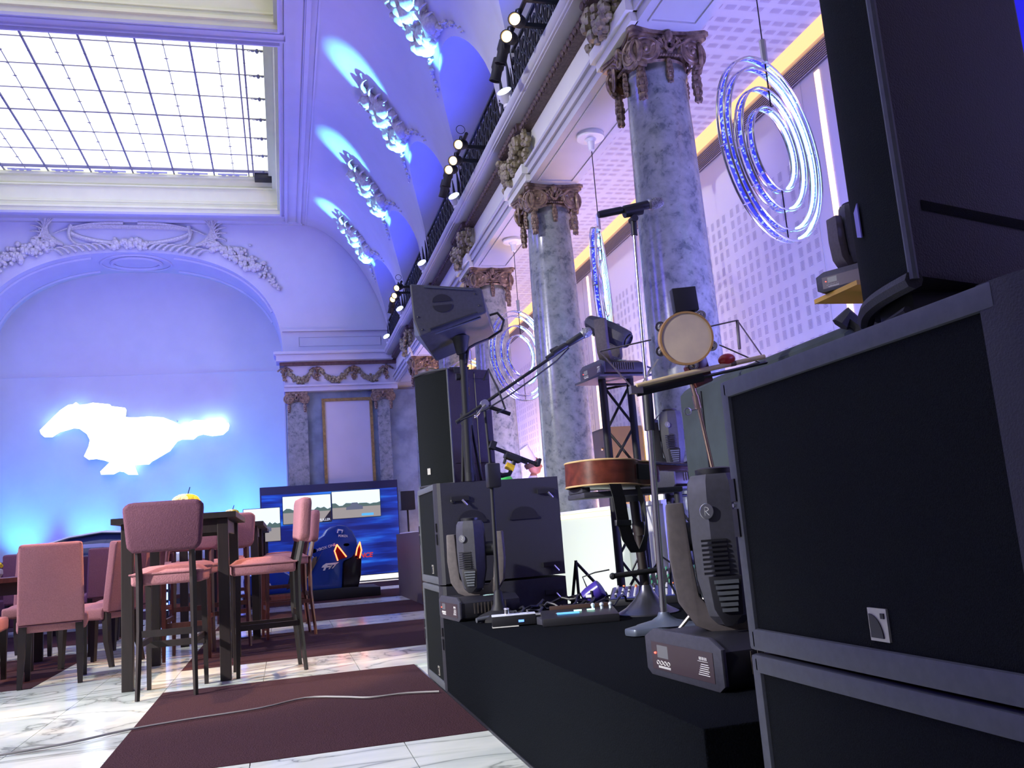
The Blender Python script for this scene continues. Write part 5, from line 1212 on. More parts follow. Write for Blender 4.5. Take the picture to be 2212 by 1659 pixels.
t = T('wall_cabinet', 'brown cabinet against the aisle wall behind the truss tower', 'cabinet', (4.05, 10.9, 0))
MB().box((-.22, -.85, 0), (.25, .85, 1.98)).obj('body', mat('olive_brown_veneer', (.055, .038, .018), .5, var=.3, scale=3), t, smooth=False)
for y in (-.42, .42):
    o = MB().box((-.245, y-.40, .05), (-.22, y+.40, 1.95)).obj('door', mat('brown_door', (.07, .048, .02), .5, var=.2, scale=3), t, smooth=False)
    MB().sph((-.255, y-.34, 1.72), .018, 10, 6).obj('knob', M_GILT, o)
light('counter_yellow', 'AREA', (3.8, 9.3, .5), (4.33, 9.7, 1.7), (1, .60, .0), 110, .6)
light('counter_yellow', 'AREA', (3.75, 12.9, .6), (4.33, 13.1, 1.7), (1, .66, .03), 40, .8)
light('counter_yellow', 'AREA', (3.7, 14.2, .6), (4.33, 14.5, 1.6), (1, .60, .0), 120, .6)
t = T('green_globe', 'small bright green ball on an added thin pole, peeping over the far subwoofer', 'ball', (2.02, 8.0, 0))  # unidentified green ball; pole and foot added to carry it
MB().sph((0, 0, 1.27), (.068, .068, .068), 20, 12).obj('globe', mat('green_ball', (.05, .60, .08), .4), t); MB().cyl((0, 0, .015), (0, 0, 1.21), .01, n=8).cyl((0, 0, 0), (0, 0, .015), .12, n=20).obj('pole', M_MATT, t)

# chef: one continuous body grown from a skinned skeleton
def person():
    t = T('person', 'person in white chef jacket and tall white hat, in profile facing right, behind the counter', 'person', (3.40, 11.95, -.02), R(0))
    V = [(0,0,.98),(0,0,1.15),(0,0,1.35),(0,0,1.48),(.01,0,1.56),(.025,0,1.63),(-.02,.19,1.44),(-.05,.24,1.18),(.12,.20,1.02),(-.02,-.19,1.44),(-.05,-.24,1.18),(.12,-.20,1.02),
         (0,.10,.9),(0,.11,.5),(-.02,.11,.09),(.12,.12,.04),(0,-.10,.9),(0,-.11,.5),(-.02,-.11,.09),(.12,-.12,.04)]
    Rr = [.15,.14,.15,.10,.055,.06,.065,.05,.032,.065,.05,.032,.10,.07,.045,.035,.10,.07,.045,.035]
    Ed = [(0,1),(1,2),(2,3),(3,4),(4,5),(2,6),(6,7),(7,8),(2,9),(9,10),(10,11),(0,12),(12,13),(13,14),(14,15),(0,16),(16,17),(17,18),(18,19)]
    me = bpy.data.meshes.new('body'); me.from_pydata(V, Ed, []); me.update()
    o = bpy.data.objects.new('body', me); C.objects.link(o); o.modifiers.new('s', 'SKIN'); 
    for i, r in enumerate(Rr): me.skin_vertices[0].data[i].radius = (r, r); me.skin_vertices[0].data[i].use_root = (i == 0)
    sb = o.modifiers.new('d', 'SUBSURF'); sb.levels = 1; sb.render_levels = 1
    dg = bpy.context.evaluated_depsgraph_get(); nm = bpy.data.meshes.new_from_object(o.evaluated_get(dg))
    bpy.data.objects.remove(o)
    # head shape merged into the same mesh
    bm = bmesh.new(); bm.from_mesh(nm)
    h = MB().sph((.035, 0, 1.72), (.098, .076, .125), 28, 22)
    vs = []
    for (x, y, z) in h.v:
        u = (z-1.72)/.125
        if x > .06:
            g = math.exp(-(y/.016)**2)
            x += .030*math.exp(-((z-1.705)/.020)**2)*g + .008*math.exp(-((z-1.665)/.012)**2)*math.exp(-(y/.025)**2) + .016*math.exp(-((z-1.622)/.020)**2)*math.exp(-(y/.03)**2) + .008*math.exp(-((z-1.755)/.014)**2)
            x -= .012*math.exp(-((z-1.735)/.012)**2)*math.exp(-((abs(y)-.03)/.016)**2)
        if u < -.3: x += .012*(-u-.3)
        vs.append((x, y, z))
    vv = [bm.verts.new(p) for p in vs]
    for f in h.f: bm.faces.new([vv[i] for i in f])
    bm.to_mesh(nm); bm.free(); nm.materials.clear(); nm.materials.append(M_SKIN); nm.shade_smooth()
    b = bpy.data.objects.new('body', nm); C.objects.link(b); b.parent = t
    MB().sph((.02, .075, 1.70), (.018, .008, .03), 10, 8).sph((.02, -.078, 1.70), (.018, .008, .03), 10, 8).obj('ear', M_SKIN, b)
    for s_ in (-1, 1): MB().sph((.118, s_*.03, 1.735), (.009, .011, .007), 10, 6).obj('eye', M_WHITE, b)
    MB().lathe([(.085, 0), (.092, .03), (.094, .06), (.07, .085), (0, .09)], 20, M=Matrix.Translation((-.0, 0, 1.70)) @ Matrix.Rotation(R(-22), 4, 'Y')).obj('hair', mat('brown_hair', (.07, .03, .015), .7), b)
    m = MB().lathe([(.088, 0), (.092, .02), (.094, .06), (.105, .20), (.112, .24), (.06, .255), (0, .25)], 28, M=Matrix.Translation((-.005, 0, 1.765)) @ Matrix.Rotation(R(-32), 4, 'Y'))
    m.obj('chef_hat', mat('white_cotton', (.80, .78, .82), .8), t)
    m = MB().lathe([(.20, .95), (.185, 1.15), (.20, 1.32), (.17, 1.44), (.09, 1.50), (.065, 1.53), (.072, 1.575), (.06, 1.575)], 28)
    m.v = [(x*.85, y*1.12, z) for x, y, z in m.v]
    for s_ in (-1, 1): m.ring_sweep([(0, s_*.17, 1.43), (-.03, s_*.235, 1.30), (-.05, s_*.255, 1.18), (.03, s_*.235, 1.10), (.09, s_*.21, 1.04)], [.075, .07, .062, .055, .05], 12)
    m.obj('jacket', MATS['white_cotton'], t)
    MB().lathe([(.19, .45), (.19, .7), (.2, .98)], 24).obj('apron', MATS['white_cotton'], t)
    for s_ in (-1, 1):
        for k in range(4): MB().cyl((.12, s_*.20 + (k-1.5)*.016, 1.02), (.17+.01*(1.5-abs(k-1.5)), s_*.20 + (k-1.5)*.018, .99), .008, .006, 8).obj('finger', M_SKIN, b)
        MB().cyl((.12, s_*.165, 1.03), (.15, s_*.15, 1.01), .009, .007, 8).obj('thumb', M_SKIN, b)
person()

t = T('pedestal', 'brown box pedestal left of the far subwoofers with a white sheet on top', 'box', (0, 0, 0))
MB().box((1.645, 11.25, 0), (2.05, 13.6, .90)).obj('body', mat('brown_laminate', (.075, .055, .055), .6), t, smooth=False)
MB().box((1.66, 12.0, .90), (1.95, 13.3, .915), bev=.004).obj('paper', M_WHITE, t)
t = T('small_speaker', 'small black speaker on a thin pole beside the far subwoofers', 'speaker', (1.86, 13.75, 0))
MB().box((-.11, -.1, 1.26), (.11, .08, 1.55), bev=.008).obj('case', M_BLACK, t); MB().cyl((0, 0, .02), (0, 0, 1.27), .014, n=8).cyl((0, 0, 0), (0, 0, .02), .15, n=18).obj('stand', M_MATT, t)

# ---- niche: illuminated horse emblem
pts = [(225,1225),(232,1245),(250,1260),(290,1260),(330,1235),(400,1215),(430,1217),(470,1245),(485,1275),(478,1310),(455,1360),(480,1378),(520,1374),(560,1382),(590,1392),(540,1440),(545,1455),(610,1455),(640,1440),(665,1443),(690,1458),(740,1458),(722,1408),(800,1405),(815,1390),(850,1372),(915,1335),(955,1285),(980,1275),(1045,1275),(1070,1255),(1100,1248),(1150,1257),(1210,1250),(1240,1225),(1248,1200),(1242,1186),(1205,1195),(1150,1185),(1100,1172),(1050,1170),(1020,1186),(1000,1206),(970,1196),(935,1178),(880,1157),(800,1152),(720,1158),(675,1155),(680,1118),(672,1106),(600,1098),(590,1088),(500,1080),(470,1088),(430,1092),(412,1078),(395,1090),(372,1092),(330,1120),(300,1150),(262,1188)]
X0, XS = -5.136, (5.136-1.161)/(495-90); 
poly = [(-5.136 + ((x/2.514)-90)*.009815, 4.36 - ((440+y/2.514)-873)*.01085 + (-5.136 + ((x/2.514)-90)*.009815 + 4.7)*-.045) for x, y in pts]
t = T('horse_sign', 'glowing white sign shaped like a galloping horse on the niche wall', 'sign', (0, 0, 0))
MB().prism(poly, 21.275, 21.32, 'y').obj('sign_body', M_WHITE, t, smooth=False); MB().prism(poly, 21.26, 21.274, 'y').obj('glowing_face', emis('white_sign_light', (.92, .98, 1.0), 3.0), t, smooth=False)
for x, z in ((-4.3, 4.2), (-3.2, 3.7), (-2.3, 3.9), (-3.6, 3.2)): MB().cyl((x, 21.32, z), (x, 21.5, z), .015, n=8).obj('mount', M_STEEL, t)
for x, z in ((-4.85, 3.95), (-4.35, 4.15), (-3.9, 3.9), (-3.4, 3.55), (-3.6, 3.2), (-3.3, 3.0), (-2.9, 3.8), (-2.5, 3.6), (-2.1, 3.75), (-1.6, 3.82), (-1.35, 3.83)): light('sign_halo', 'POINT', (x, 21.385, z), (x, 22, z), (.45, .85, 1.0), 3.6, 0.02)
for k, x in enumerate((-5.5, -4.1, -2.55, -1.4, -.45)):
    t = T('uplight', ['blue uplight at the left end of the niche floor', 'blue uplight behind the silver car', 'blue uplight at the middle of the niche, seen between the stool legs', 'blue uplight behind the bar tables', 'blue uplight just left of the display wall'][k], 'uplight', (x, 20.6, 0))
    MB().box((-.16, -.08, 0), (.16, .1, .08)).box((-.19, -.02, .02), (-.16, .02, .3)).box((.16, -.02, .02), (.19, .02, .3)).obj('bracket', M_BLACK, t, smooth=False)
    h = MB().box((-.15, -.06, .1), (.15, .1, .34), bev=.01).obj('housing', M_BLACK, t)
    MB().box((-.14, -.065, .12), (.14, -.06, .32)).obj('lens_face', emis('blue_uplight_face', (.05, .18, 1), 6), h, smooth=False)
# added glowing cells for the blue glow under the tables
t = T('glow_strip', 'slim added stack of glowing blue and white cells behind the high table', 'light', (-1.60, 13.0, 0))
MB().box((-.12, -.06, 0), (.12, .06, .05)).box((-.06, -.03, .05), (.06, .03, .96)).obj('frame', M_BLACK, t, smooth=False)
for k in range(6): MB().box((-.055, -.036, .12+.14*k), (.055, -.03, .22+.14*k)).obj('light_cell', emis('blue_white_cell', (.22, .4, 1), 5), t, smooth=False)

# ---- display wall with screens, free-standing screen, racing seat
t = T('display_wall', 'wide blue printed display wall with two screens, before the end wall', 'display wall', (0, 19.3, 0))
MB().box((-.47, 0, .02), (2.42, .12, 2.11), bev=.01).obj('panel', mat('navy_frame', (.008, .010, .05), .5), t)
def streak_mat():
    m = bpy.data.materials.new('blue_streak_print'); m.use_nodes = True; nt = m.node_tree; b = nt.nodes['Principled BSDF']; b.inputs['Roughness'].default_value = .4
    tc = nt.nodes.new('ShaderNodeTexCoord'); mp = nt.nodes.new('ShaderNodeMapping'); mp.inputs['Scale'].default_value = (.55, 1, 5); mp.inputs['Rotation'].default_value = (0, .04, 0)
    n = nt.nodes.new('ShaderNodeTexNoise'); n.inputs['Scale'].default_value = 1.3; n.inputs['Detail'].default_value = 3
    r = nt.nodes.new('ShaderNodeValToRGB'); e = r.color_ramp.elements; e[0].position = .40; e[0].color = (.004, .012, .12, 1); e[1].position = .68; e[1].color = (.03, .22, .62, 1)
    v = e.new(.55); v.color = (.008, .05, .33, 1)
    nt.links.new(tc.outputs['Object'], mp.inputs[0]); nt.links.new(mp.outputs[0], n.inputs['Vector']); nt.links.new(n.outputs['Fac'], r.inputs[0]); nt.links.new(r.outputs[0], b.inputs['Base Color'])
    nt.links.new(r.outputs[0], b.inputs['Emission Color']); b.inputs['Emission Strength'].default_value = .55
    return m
M_STK = streak_mat()
MB().box((-.44, -.006, .14), (2.40, 0, 1.94)).obj('printed_face', M_STK, t, smooth=False)
MB().box((-.3, -.012, .02), (2.38, -.006, .12)).obj('light_box_edge', emis('white_plinth_light', (1, .92, .82), 1.6), t, smooth=False)
text('lettering', 'EXPERIENCE', .135, emis('red_print', (.75, .04, .03), .8), t, (1.80, -.012, .50), (R(90), 0, 0), shear=.25, align='RIGHT', bold=.004)
def screen(t, x0, x1, z0, z1, y, kind):
    s = MB().box((x0, y-.05, z0), (x1, y, z1), bev=.004).obj('screen', M_BLACK, t)
    W, Hh = x1-x0-.02, z1-z0-.02; x0 += .01; z0 += .01; yy = y-.0515
    MB().box((x0, yy, z0+Hh*.42), (x0+W, yy+.001, z0+Hh)).obj('picture_sky', emis('screen_sky', (.80, .92, 1.0), 1.15), s, smooth=False)
    MB().box((x0, yy, z0), (x0+W, yy+.001, z0+Hh*.42)).obj('picture_track', emis('screen_track', (.42, .38, .36), .8), s, smooth=False)
    rn = random.Random(kind); pl = [(x0, z0+Hh*.40)] + [(x0+W*k/14, z0+Hh*(.46+.12*rn.random())) for k in range(15)] + [(x0+W, z0+Hh*.40)]
    MB().prism(pl, yy-.002, yy-.001, 'y').obj('picture_hills', emis('screen_hills', (.10, .18, .16) , .8), s, smooth=False)
    cx = x0+W*.45; q = Hh*.25
    MB().prism([(cx-q*1.2, z0+Hh*.30), (cx-q*1.15, z0+Hh*.40), (cx-q*.6, z0+Hh*.44), (cx-q*.3, z0+Hh*.56), (cx+q*.5, z0+Hh*.56), (cx+q*.8, z0+Hh*.46), (cx+q*1.3, z0+Hh*.42), (cx+q*1.3, z0+Hh*.30)], yy-.004, yy-.003, 'y').obj('picture_car', emis('screen_car', (.12, .14, .22) if kind != 3 else (.35, .12, .10), .9), s, smooth=False)
    if kind == 1: MB().prism([(x0+W*.80, z0), (x0+W, z0+Hh*.42), (x0+W, z0)], yy-.004, yy-.003, 'y').obj('picture_banner', M_BLACK, s, smooth=False); text('caption', 'DAN MULLER', .07, emis('caption_white', (.8, .85, 1), 1.2), s, (x0+W*.55, yy-.005, z0+.02), (R(90), 0, 0))
    if kind == 2: MB().box((x0+W*.6, yy-.003, z0+.03), (x0+W*.85, yy-.002, z0+.08)).obj('picture_panel', emis('caption_blue', (.1, .5, 1), 1), s, smooth=False)
    return s
screen(t, -.02, .985, 1.30, 1.89, -.006, 1); screen(t, .995, 2.03, 1.34, 1.93, -.006, 2)
t = T('screen_stand', 'free-standing screen showing a grey racing car, left of the display wall', 'screen', (0, 17.5, 0))
screen(t, -.74, -.06, .96, 1.60, 0, 3); MB().box((-.5, .0, .3), (-.3, .05, 1.3)).box((-.8, -.25, 0), (0, .3, .04)).box((-.44, 0, .04), (-.36, .05, .4)).obj('stand', M_BLACK, t, smooth=False)
t = T('racing_simulator', 'blue racing simulator seat with red tail lights in front of the display wall', 'simulator', (0, 14.4, .003))
body = [(-.6, .16), (-.62, .42), (-.3, .52), (-.07, .50), (.05, .42), (.20, .33), (.32, .35), (.42, .52), (.46, .64), (.34, .70), (.36, .84), (.52, .93), (.585, .97), (.64, 1.05), (.72, 1.095), (.82, 1.11), (.93, 1.09), (1.02, 1.0), (1.08, .87), (1.10, .72), (1.0, .6), (.86, .55), (.84, .3), (.83, .13)]
MB().extr_bev(body, -.42, .42, .05, 'y').obj('shell', M_BLUE, t, angle=45)
MB().extr_bev([(.84, .12), (.86, .56), (.94, .60), (1.10, .66), (1.15, .6), (1.13, .33), (1.08, .14)], -.34, .34, .03, 'y').obj('tail_panel', mat('black_gloss', (.008, .006, .01), .2), t, angle=45)
MB().extr_bev([(.0, .2), (.12, .62), (.3, .66), (.38, .5), (.28, .28)], -.425, -.38, .01, 'y').obj('cockpit_opening', M_BLACK, t)
MB().extr_bev([(.30, .32), (.45, .55), (.47, .66), (.40, .64), (.36, .42)], -.44, -.40, .01, 'y').obj('trim_blade', mat('bronze_trim', (.14, .10, .05), .4, .3), t)
for pp in ([(.775, .60), (.735, .74), (.775, .83), (.84, .74), (.915, .63)], [(1.115, .61), (1.145, .72), (1.125, .84), (1.08, .75), (1.055, .64)]):
    yy = -.44 if pp[0][0] < 1 else -.40
    MB().prism([(p[0], p[1]-.02) for p in pp], yy, yy+.04, 'y').obj('tail_light', mat('dark_red_lens', (.12, .0, .0), .2), t, smooth=False)
    q = pp + [pp[0]] ; m = MB()
    for a, b in zip(pp[:-1], pp[1:]):
        for k in range(7): u = k/7; m.sph((a[0]*(1-u)+b[0]*u, yy-.008, a[1]*(1-u)+b[1]*u - .02), .011, 6, 4)
    m.obj('red_light', emis('red_tail_led', (1, .10, .03), 9), t)
MB().extr_bev([(-.62, .0), (1.40, .0), (1.40, .13), (.90, .16), (-.62, .16)], -.5, .5, .012, 'y').obj('platform', M_BLACK, t)
MB().torus((.30, -.2, .78), .13, .018, 24, 8, 'x').obj('steering_wheel', M_BLACK, t)
MB().sph((.83, -.39, 1.0), (.09, .05, .07), 14, 10).obj('head_fairing', M_BLUE, t)
W_ = mat('white_decal', (.8, .8, .8), .5)
text('lettering', 'XBOX ONE', .056, W_, t, (.475, -.43, .735), (R(90), R(-13), 0), bold=.001)
MB().lathe([(0, 0), (.032, 0)], 18, M=Matrix.Translation((.43, -.426, .745)) @ Matrix.Rotation(pi/2, 4, 'X')).obj('logo_disc', W_, t)
text('lettering', 'FORZA', .055, W_, t, (-.39, -.43, .28), (R(90), 0, 0), bold=.003); text('lettering', 'MOTORSPORT', .024, W_, t, (-.39, -.43, .255), (R(90), 0, 0))
text('lettering', 'FORZA', .045, W_, t, (.80, -.43, .93), (R(90), R(6), 0), bold=.002)
fm = [(0, 0), (.03, .0), (.055, .055), (.12, .055), (.135, .085), (.07, .085), (.075, .10), (.2, .10), (.25, .14), (.05, .14), (-.0, .1), (-.02, .06), (.02, .06)]
MB().prism([(.55+x*.98, .44+z*.75) for x, z in fm], -.432, -.428, 'y').prism([(.63, .455), (.65, .455), (.70, .51), (.68, .51)], -.432, -.428, 'y').prism([(.68, .46), (.70, .46), (.76, .525), (.74, .525)], -.432, -.428, 'y').obj('emblem', W_, t, smooth=False)
MB().prism([(.78, .99), (.86, .98), (.88, 1.03), (.80, 1.05)], -.436, -.430, 'y').lathe([(0, 0), (.045, .0)], 16, M=Matrix.Translation((.92, -.432, .80)) @ Matrix.Rotation(pi/2, 4, 'X') @ Matrix.Diagonal((1, .5, 1, 1))).obj('emblem', W_, t, smooth=False)

# ---- silver car in the niche
t = T('car', 'silver coupe parked in front of the niche, mostly hidden behind the dining chairs', 'car', (-3.15, 17.1, 0), R(4))
M_CARP = mat('silver_car_paint', (.50, .52, .55), .22, .6); M_CG = mat('dark_car_glass', (.02, .03, .08), .05)
def carbody():
    prof = [(-2.3, .55, .0), (-2.25, .75, .1), (-1.9, .88, .3), (-1.0, .97, .6), (1.5, .98, .6), (2.1, 1.0, .4), (2.3, .85, .1)]
    m = MB(); secs = []
    for x, top, _ in prof + []:
        w_ = .93 - .25*max(0, (abs(x)-1.7)/.6)**2; secs.append([(x, -w_*.92, .22), (x, -w_, .45), (x, -w_*.97, top-.14), (x, -w_*.80, top-.01), (x, 0, top+.02), (x, w_*.80, top-.01), (x, w_*.97, top-.14), (x, w_, .45), (x, w_*.92, .22)])
    vs = [p for s in secs for p in s]; n = 9
    fs = [(i*n+k, i*n+k+1, (i+1)*n+k+1, (i+1)*n+k) for i in range(len(secs)-1) for k in range(n-1)] + [tuple(range(n)), tuple((len(secs)-1)*n+k for k in range(n))]
    return m.add(vs, fs)
carbody().obj('body', M_CARP, t, angle=50)
cab = [(-1.05, .95), (-.72, 1.18), (-.45, 1.285), (.1, 1.345), (.7, 1.30), (1.3, 1.12), (1.7, .97)]
m = MB(); vs = []
for x, z in cab: vs += [(x, -.80, .94), (x, -.80+(z-.94)*.5, z-.02), (x, 0, z+.02), (x, .80-(z-.94)*.5, z-.02), (x, .8, .94)]
fs = [(i*5+k, i*5+k+1, (i+1)*5+k+1, (i+1)*5+k) for i in range(6) for k in range(4)]
m.add(vs, fs).obj('glass_house', M_CG, t, angle=60)
m = MB(); vs = []
for x, z in cab[1:6]: vs += [(x, -.66+(z-.94)*.12, z-.005), (x, 0, z+.03), (x, .66-(z-.94)*.12, z-.005)]
fs = [(i*3+k, i*3+k+1, (i+1)*3+k+1, (i+1)*3+k) for i in range(4) for k in range(2)]
m.add(vs, fs).obj('roof', M_CARP, t, angle=60)
for s_ in (-1, 1):
    MB().ring_sweep([(-1.05, s_*.8, .96), (-.7, s_*.70, 1.19), (-.4, s_*.645, 1.275), (.1, s_*.62, 1.33), (.7, s_*.64, 1.285), (1.3, s_*.72, 1.11), (1.7, s_*.8, .98)], .022, 6).obj('roof_rail', M_CARP, t)
    for x in (-1.45, 1.4):
        o = MB().lathe([(.0, -.11), (.30, -.11), (.335, -.08), (.335, .08), (.30, .11), (0, .11)], 28, M=Matrix.Translation((x, s_*.82, .335)) @ Matrix.Rotation(pi/2, 4, 'X')).obj('wheel', M_BLACK, t)
        MB().lathe([(0, -.12), (.21, -.12), (.22, -.1)], 20, M=Matrix.Translation((x, s_*.82, .335)) @ Matrix.Rotation(s_*pi/2, 4, 'X')).obj('hubcap', M_STEEL, o)
MB().cyl((.9, 0, 1.28), (.93, 0, 1.36), .01, n=6).obj('antenna', M_BLACK, t)
for s_ in (-1, 1): MB().box((-2.28, s_*.55-.15, .62), (-2.2, s_*.55+.15, .72), bev=.02).obj('headlight', M_CG, t)

# ================================================================ furniture
def high_table(lb, loc, rz=0, L=.72, W=1.3, grp=None):
    t = T('high_table', lb, 'table', loc, rz)
    MB().box((-L/2-.06, -W/2, 1.06), (L/2+.06, W/2, 1.10), bev=.003).obj('tabletop', M_WOOD_D, t, smooth=False)
    MB().box((-L/2+.02, -W/2+.05, .97), (L/2-.02, -W/2+.075, 1.06)).box((-L/2+.02, W/2-.075, .97), (L/2-.02, W/2-.05, 1.06)).box((-L/2+.02, -W/2+.05, .97), (-L/2+.045, W/2-.05, 1.06)).box((L/2-.045, -W/2+.05, .97), (L/2-.02, W/2-.05, 1.06)).obj('apron', M_WOOD_D, t, smooth=False)
    for x in (-1, 1):
        for y in (-1, 1): MB().box((x*(L/2-.03)-.035, y*(W/2-.08)-.035, 0.0), (x*(L/2-.03)+.035, y*(W/2-.08)+.035, 1.06), bev=.004).obj('leg', M_WOOD_D, t, smooth=False)
    return t
high_table('dark wood high bar table, nearest, behind the first bar stool', (-.70, 6.98, 0), 0, .66, 1.45)
high_table('second dark high bar table, right behind the nearest one', (-.60, 9.7, 0), 0, .70, 1.7)
high_table('third dark high bar table, farthest, before the free-standing screen', (-.62, 12.6, 0), 0, .7, 1.5)
def bar_stool(lb, wood, fab, loc, rz, back=M_FAB2):
    # faces +y
    t = T('bar_stool', lb, 'bar stool', loc, rz, group='upholstered bar stools')
    m = MB(); m.grid(lambda u, v: ((u-.5)*.42*(1-.06*(2*v-1)**2), (v-.5)*.42+.02, .735 + .045*(1-(2*u-1)**6)*(1-(2*v-1)**6)), 10, 10)
    m.extr_bev([(-.21, -.19), (.21, -.19), (.205, .23), (-.205, .23)], .665, .745, .02, 'z'); s = m.obj('seat', fab, t, angle=60)
    MB().ring_sweep([(-.215, -.195, .735), (.215, -.195, .735), (.21, .235, .735), (-.21, .235, .735)], .006, 6, closed=True).obj('piping', fab, s)
    po = [(-.215, .90), (-.185, .865), (.185, .865), (.215, .90), (.235, 1.14), (.20, 1.17), (-.20, 1.17), (-.235, 1.14)]
    Mb = Matrix.Translation((0, -.20, 0)) @ Matrix.Rotation(R(3), 4, 'X')
    b = MB().extr_bev(po, -.0, .075, .025, 'y', M=Matrix.Translation((0, -.215, 0)) @ Matrix.Rotation(R(5), 4, 'X')).obj('backrest', back, t, angle=60)
    for s_ in (-1, 1):
        MB().ring_sweep([(s_*.155, -.285, 1.13), (s_*.155, -.262, .95), (s_*.155, -.205, .70), (s_*.155, -.205, .4), (s_*.165, -.24, 0.0)], [.014, .017, .021, .019, .014], 4, up=(0, 1, 0)).obj('rear_leg', wood, t, smooth=False)
        MB().ring_sweep([(s_*.17, .19, .68), (s_*.175, .205, 0.0)], [.026, .017], 4, up=(1, 1, 0)).obj('front_leg', wood, t, smooth=False)
        MB().box((s_*.16-.01, -.2, .30), (s_*.16+.01, .2, .335)).obj('side_stretcher', wood, t, smooth=False)
    MB().box((-.16, -.215, .36), (.16, -.2, .40)).obj('rear_stretcher', wood, t, smooth=False)
    MB().box((-.17, .18, .26), (.17, .20, .30)).obj('foot_rest', wood, t, smooth=False)
    for s_ in (-1, 1): MB().sph((s_*.155, -.30, 1.115), (.008, .004, .008), 8, 5).obj('stud', M_STEEL, b)
    return t
bar_stool('nearest bar stool, seen from behind, with plum back and dark legs', M_WOOD_D, M_FAB, (-.70, 6.08, 0), R(-2))
s2 = bar_stool('bar stool at the right side of the nearest table, back edge-on', M_WOOD_D, M_FAB, (-.14, 6.55, 0), R(96), M_FAB)
s3 = bar_stool('bar stool with lighter red legs behind the edge-on one', M_WOOD_S, M_FAB, (.0, 8.95, 0), R(98), M_FAB)
dup(s3, 'red-legged bar stool across the nearest table, back facing the camera between the legs', (-.78, 7.98, 0), R(178))
dup(s3, 'red-legged bar stool at the left side of the second table', (-1.14, 9.95, 0), R(-88))
dup(s3, 'red-legged bar stool at the near end of the second table', (-.50, 8.60, 0), R(4))
dup(s3, 'red-legged bar stool right of the second table, nearer the camera than the lighter one', (-.02, 9.95, 0), R(92))
dup(s3, 'red-legged bar stool at the near end of the farthest table', (-.62, 11.5, 0), R(0))
dup(s3, 'red-legged bar stool at the right of the farthest table', (-.05, 12.6, 0), R(90))
dup(s3, 'red-legged bar stool at the left of the farthest table', (-1.2, 12.4, 0), R(-90))
def dining_chair(lb, loc, rz, wood=M_WOOD_D):
    t = T('dining_chair', lb, 'chair', loc, rz, group='upholstered dining chairs')
    MB().extr_bev([(-.225, -.20), (.225, -.20), (.215, .25), (-.215, .25)], .37, .47, .025, 'z').grid(lambda u, v: ((u-.5)*.42, (v-.5)*.40+.03, .455+.045*(1-(2*u-1)**4)*(1-(2*v-1)**4)), 8, 8).obj('seat', M_FAB, t, angle=60)
    po = [(-.215, .0), (.215, .0), (.205, .55), (.19, .565), (-.19, .565), (-.205, .55)]
    b = MB().extr_bev(po, -.035, .035, .018, 'y', M=Matrix.Translation((0, -.215, .43)) @ Matrix.Rotation(R(7), 4, 'X')).obj('backrest', M_FAB, t, angle=60)
    MB().box((-.20, -.036, .0), (.20, .034, .006), M=Matrix.Translation((0, -.215, .424)) @ Matrix.Rotation(R(7), 4, 'X')).obj('seam', M_FAB2, b, smooth=False)
    for s_ in (-1, 1):
        MB().ring_sweep([(s_*.18, -.20, .43), (s_*.185, -.215, .2), (s_*.19, -.26, 0.0)], [.036, .032, .022], 4, up=(1, 1, 0)).obj('rear_leg', wood, t, smooth=False)
        MB().ring_sweep([(s_*.185, .20, .40), (s_*.19, .215, 0.0)], [.034, .024], 4, up=(1, 1, 0)).obj('front_leg', wood, t, smooth=False)
    return t
c1 = dining_chair('nearest dining chair, its pink back facing the camera, shadow line across it', (-1.655, 7.30, 0), R(8))
dup(c1, 'dining chair just right of the nearest one, seen edge-on', (-1.50, 8.15, 0), R(62))
dup(c1, 'dining chair behind the edge-on one, left of the high table leg', (-1.45, 9.0, 0), R(70))
dup(c1, 'dining chair at the left edge of the photo beside the nearest one', (-2.28, 7.55, 0), R(6))
dup(c1, 'dining chair on the far side of the dining table, facing the camera', (-2.35, 9.55, 0), R(182))
dup(c1, 'dining chair in the second row, behind the high table leg at left', (-1.55, 10.6, 0), R(95))
dup(c1, 'dining chair of the far dining table near the silver car', (-2.1, 11.6, 0), R(20))
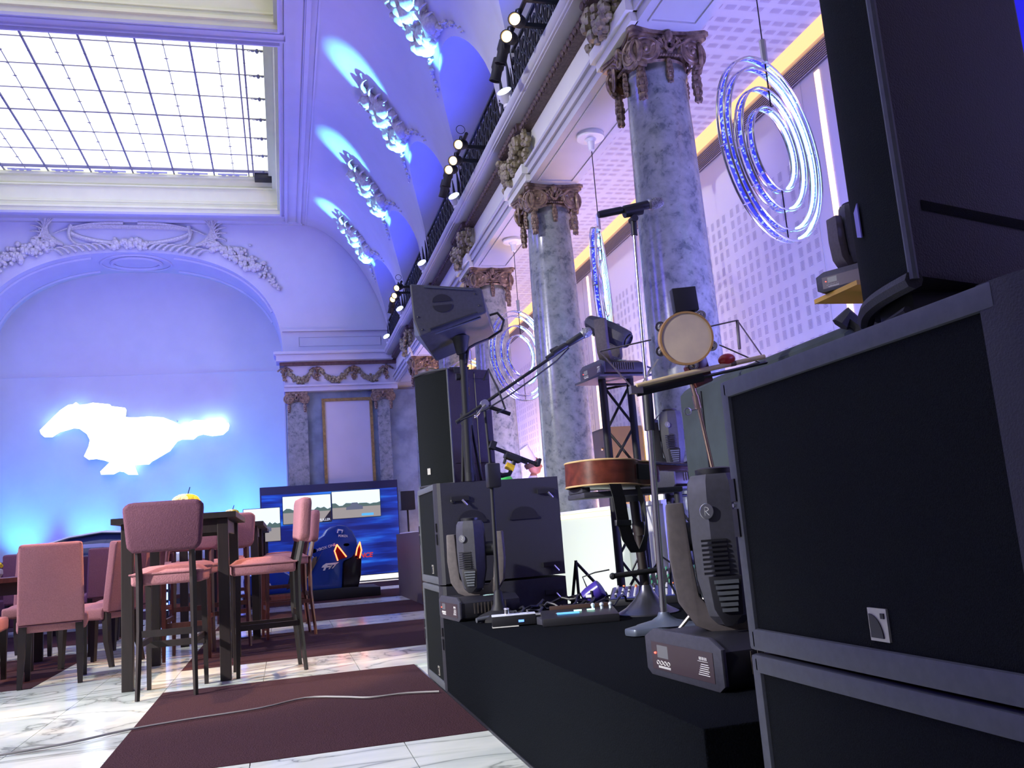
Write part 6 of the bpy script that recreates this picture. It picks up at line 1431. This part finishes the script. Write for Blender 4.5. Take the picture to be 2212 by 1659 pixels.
dup(c1, 'second dining chair of the far dining table near the silver car', (-2.9, 11.7, 0), R(-5))
t = T('dining_table', 'low dark wooden dining table at the left edge', 'table', (-2.45, 8.5, 0), R(8))
MB().box((-.55, -.45, .72), (.42, .45, .76), bev=.003).obj('tabletop', M_WOOD_S, t, smooth=False)
MB().box((-.5, -.4, .62), (.38, .4, .72)).obj('apron', M_WOOD_D, t, smooth=False)
for x in (-.48, .36):
    for y in (-.38, .38): MB().box((x-.035, y-.035, 0), (x+.035, y+.035, .63)).obj('leg', M_WOOD_D, t, smooth=False)
t = T('sofa', 'long mauve bench sofa at the far left behind the dining chairs', 'sofa', (-3.7, 12.6, 0), R(3))
MB().box((-1.6, -.35, .12), (1.6, .35, .45), bev=.04).obj('seat', M_FAB2, t); MB().box((-1.6, .2, .3), (1.6, .42, .92), bev=.05).obj('backrest', M_FAB2, t)
# flower balls on the tables
def flowers(lb, loc, r, n):
    t = T('flower_vase', lb, 'flowers', loc); rn = random.Random(int(r*1000))
    MB().lathe([(.0, 0), (r*.6, .0), (r*.95, r*.5), (r*.9, r*1.0), (r*.7, r*1.1)], 20).obj('bowl', M_WHITE, t)
    a = MB(); b = MB()
    for k in range(n):
        th, ph = rn.random()*6.28, rn.random()*1.2; p = (r*.9*cos(th)*sin(ph+.2), r*.9*sin(th)*sin(ph+.2), r*1.1 + r*.7*cos(ph)); (a if p[0] < r*.15 else b).sph(p, r*.2, 6, 4)
    a.obj('white_bloom', mat('warm_white_petal', (.95, .85, .45), .6), t)
    b.obj('yellow_bloom', mat('yellow_petal', (.75, .55, .02), .6), t)
    MB().cyl((r*.1, 0, r*1.8), (r*.3, 0, r*2.5), .004, n=5).obj('stem', M_BLACK, t)
    return t
flowers('bowl of white and yellow flowers on the nearest high table, above the stool back', (-.745, 7.45, 1.10), .105, 150)
flowers('small bowl of pale flowers on the second high table', (-.50, 9.3, 1.10), .075, 60)
flowers('small yellow flower bowl on the dining table at the left edge', (-2.42, 8.6, .76), .07, 40)
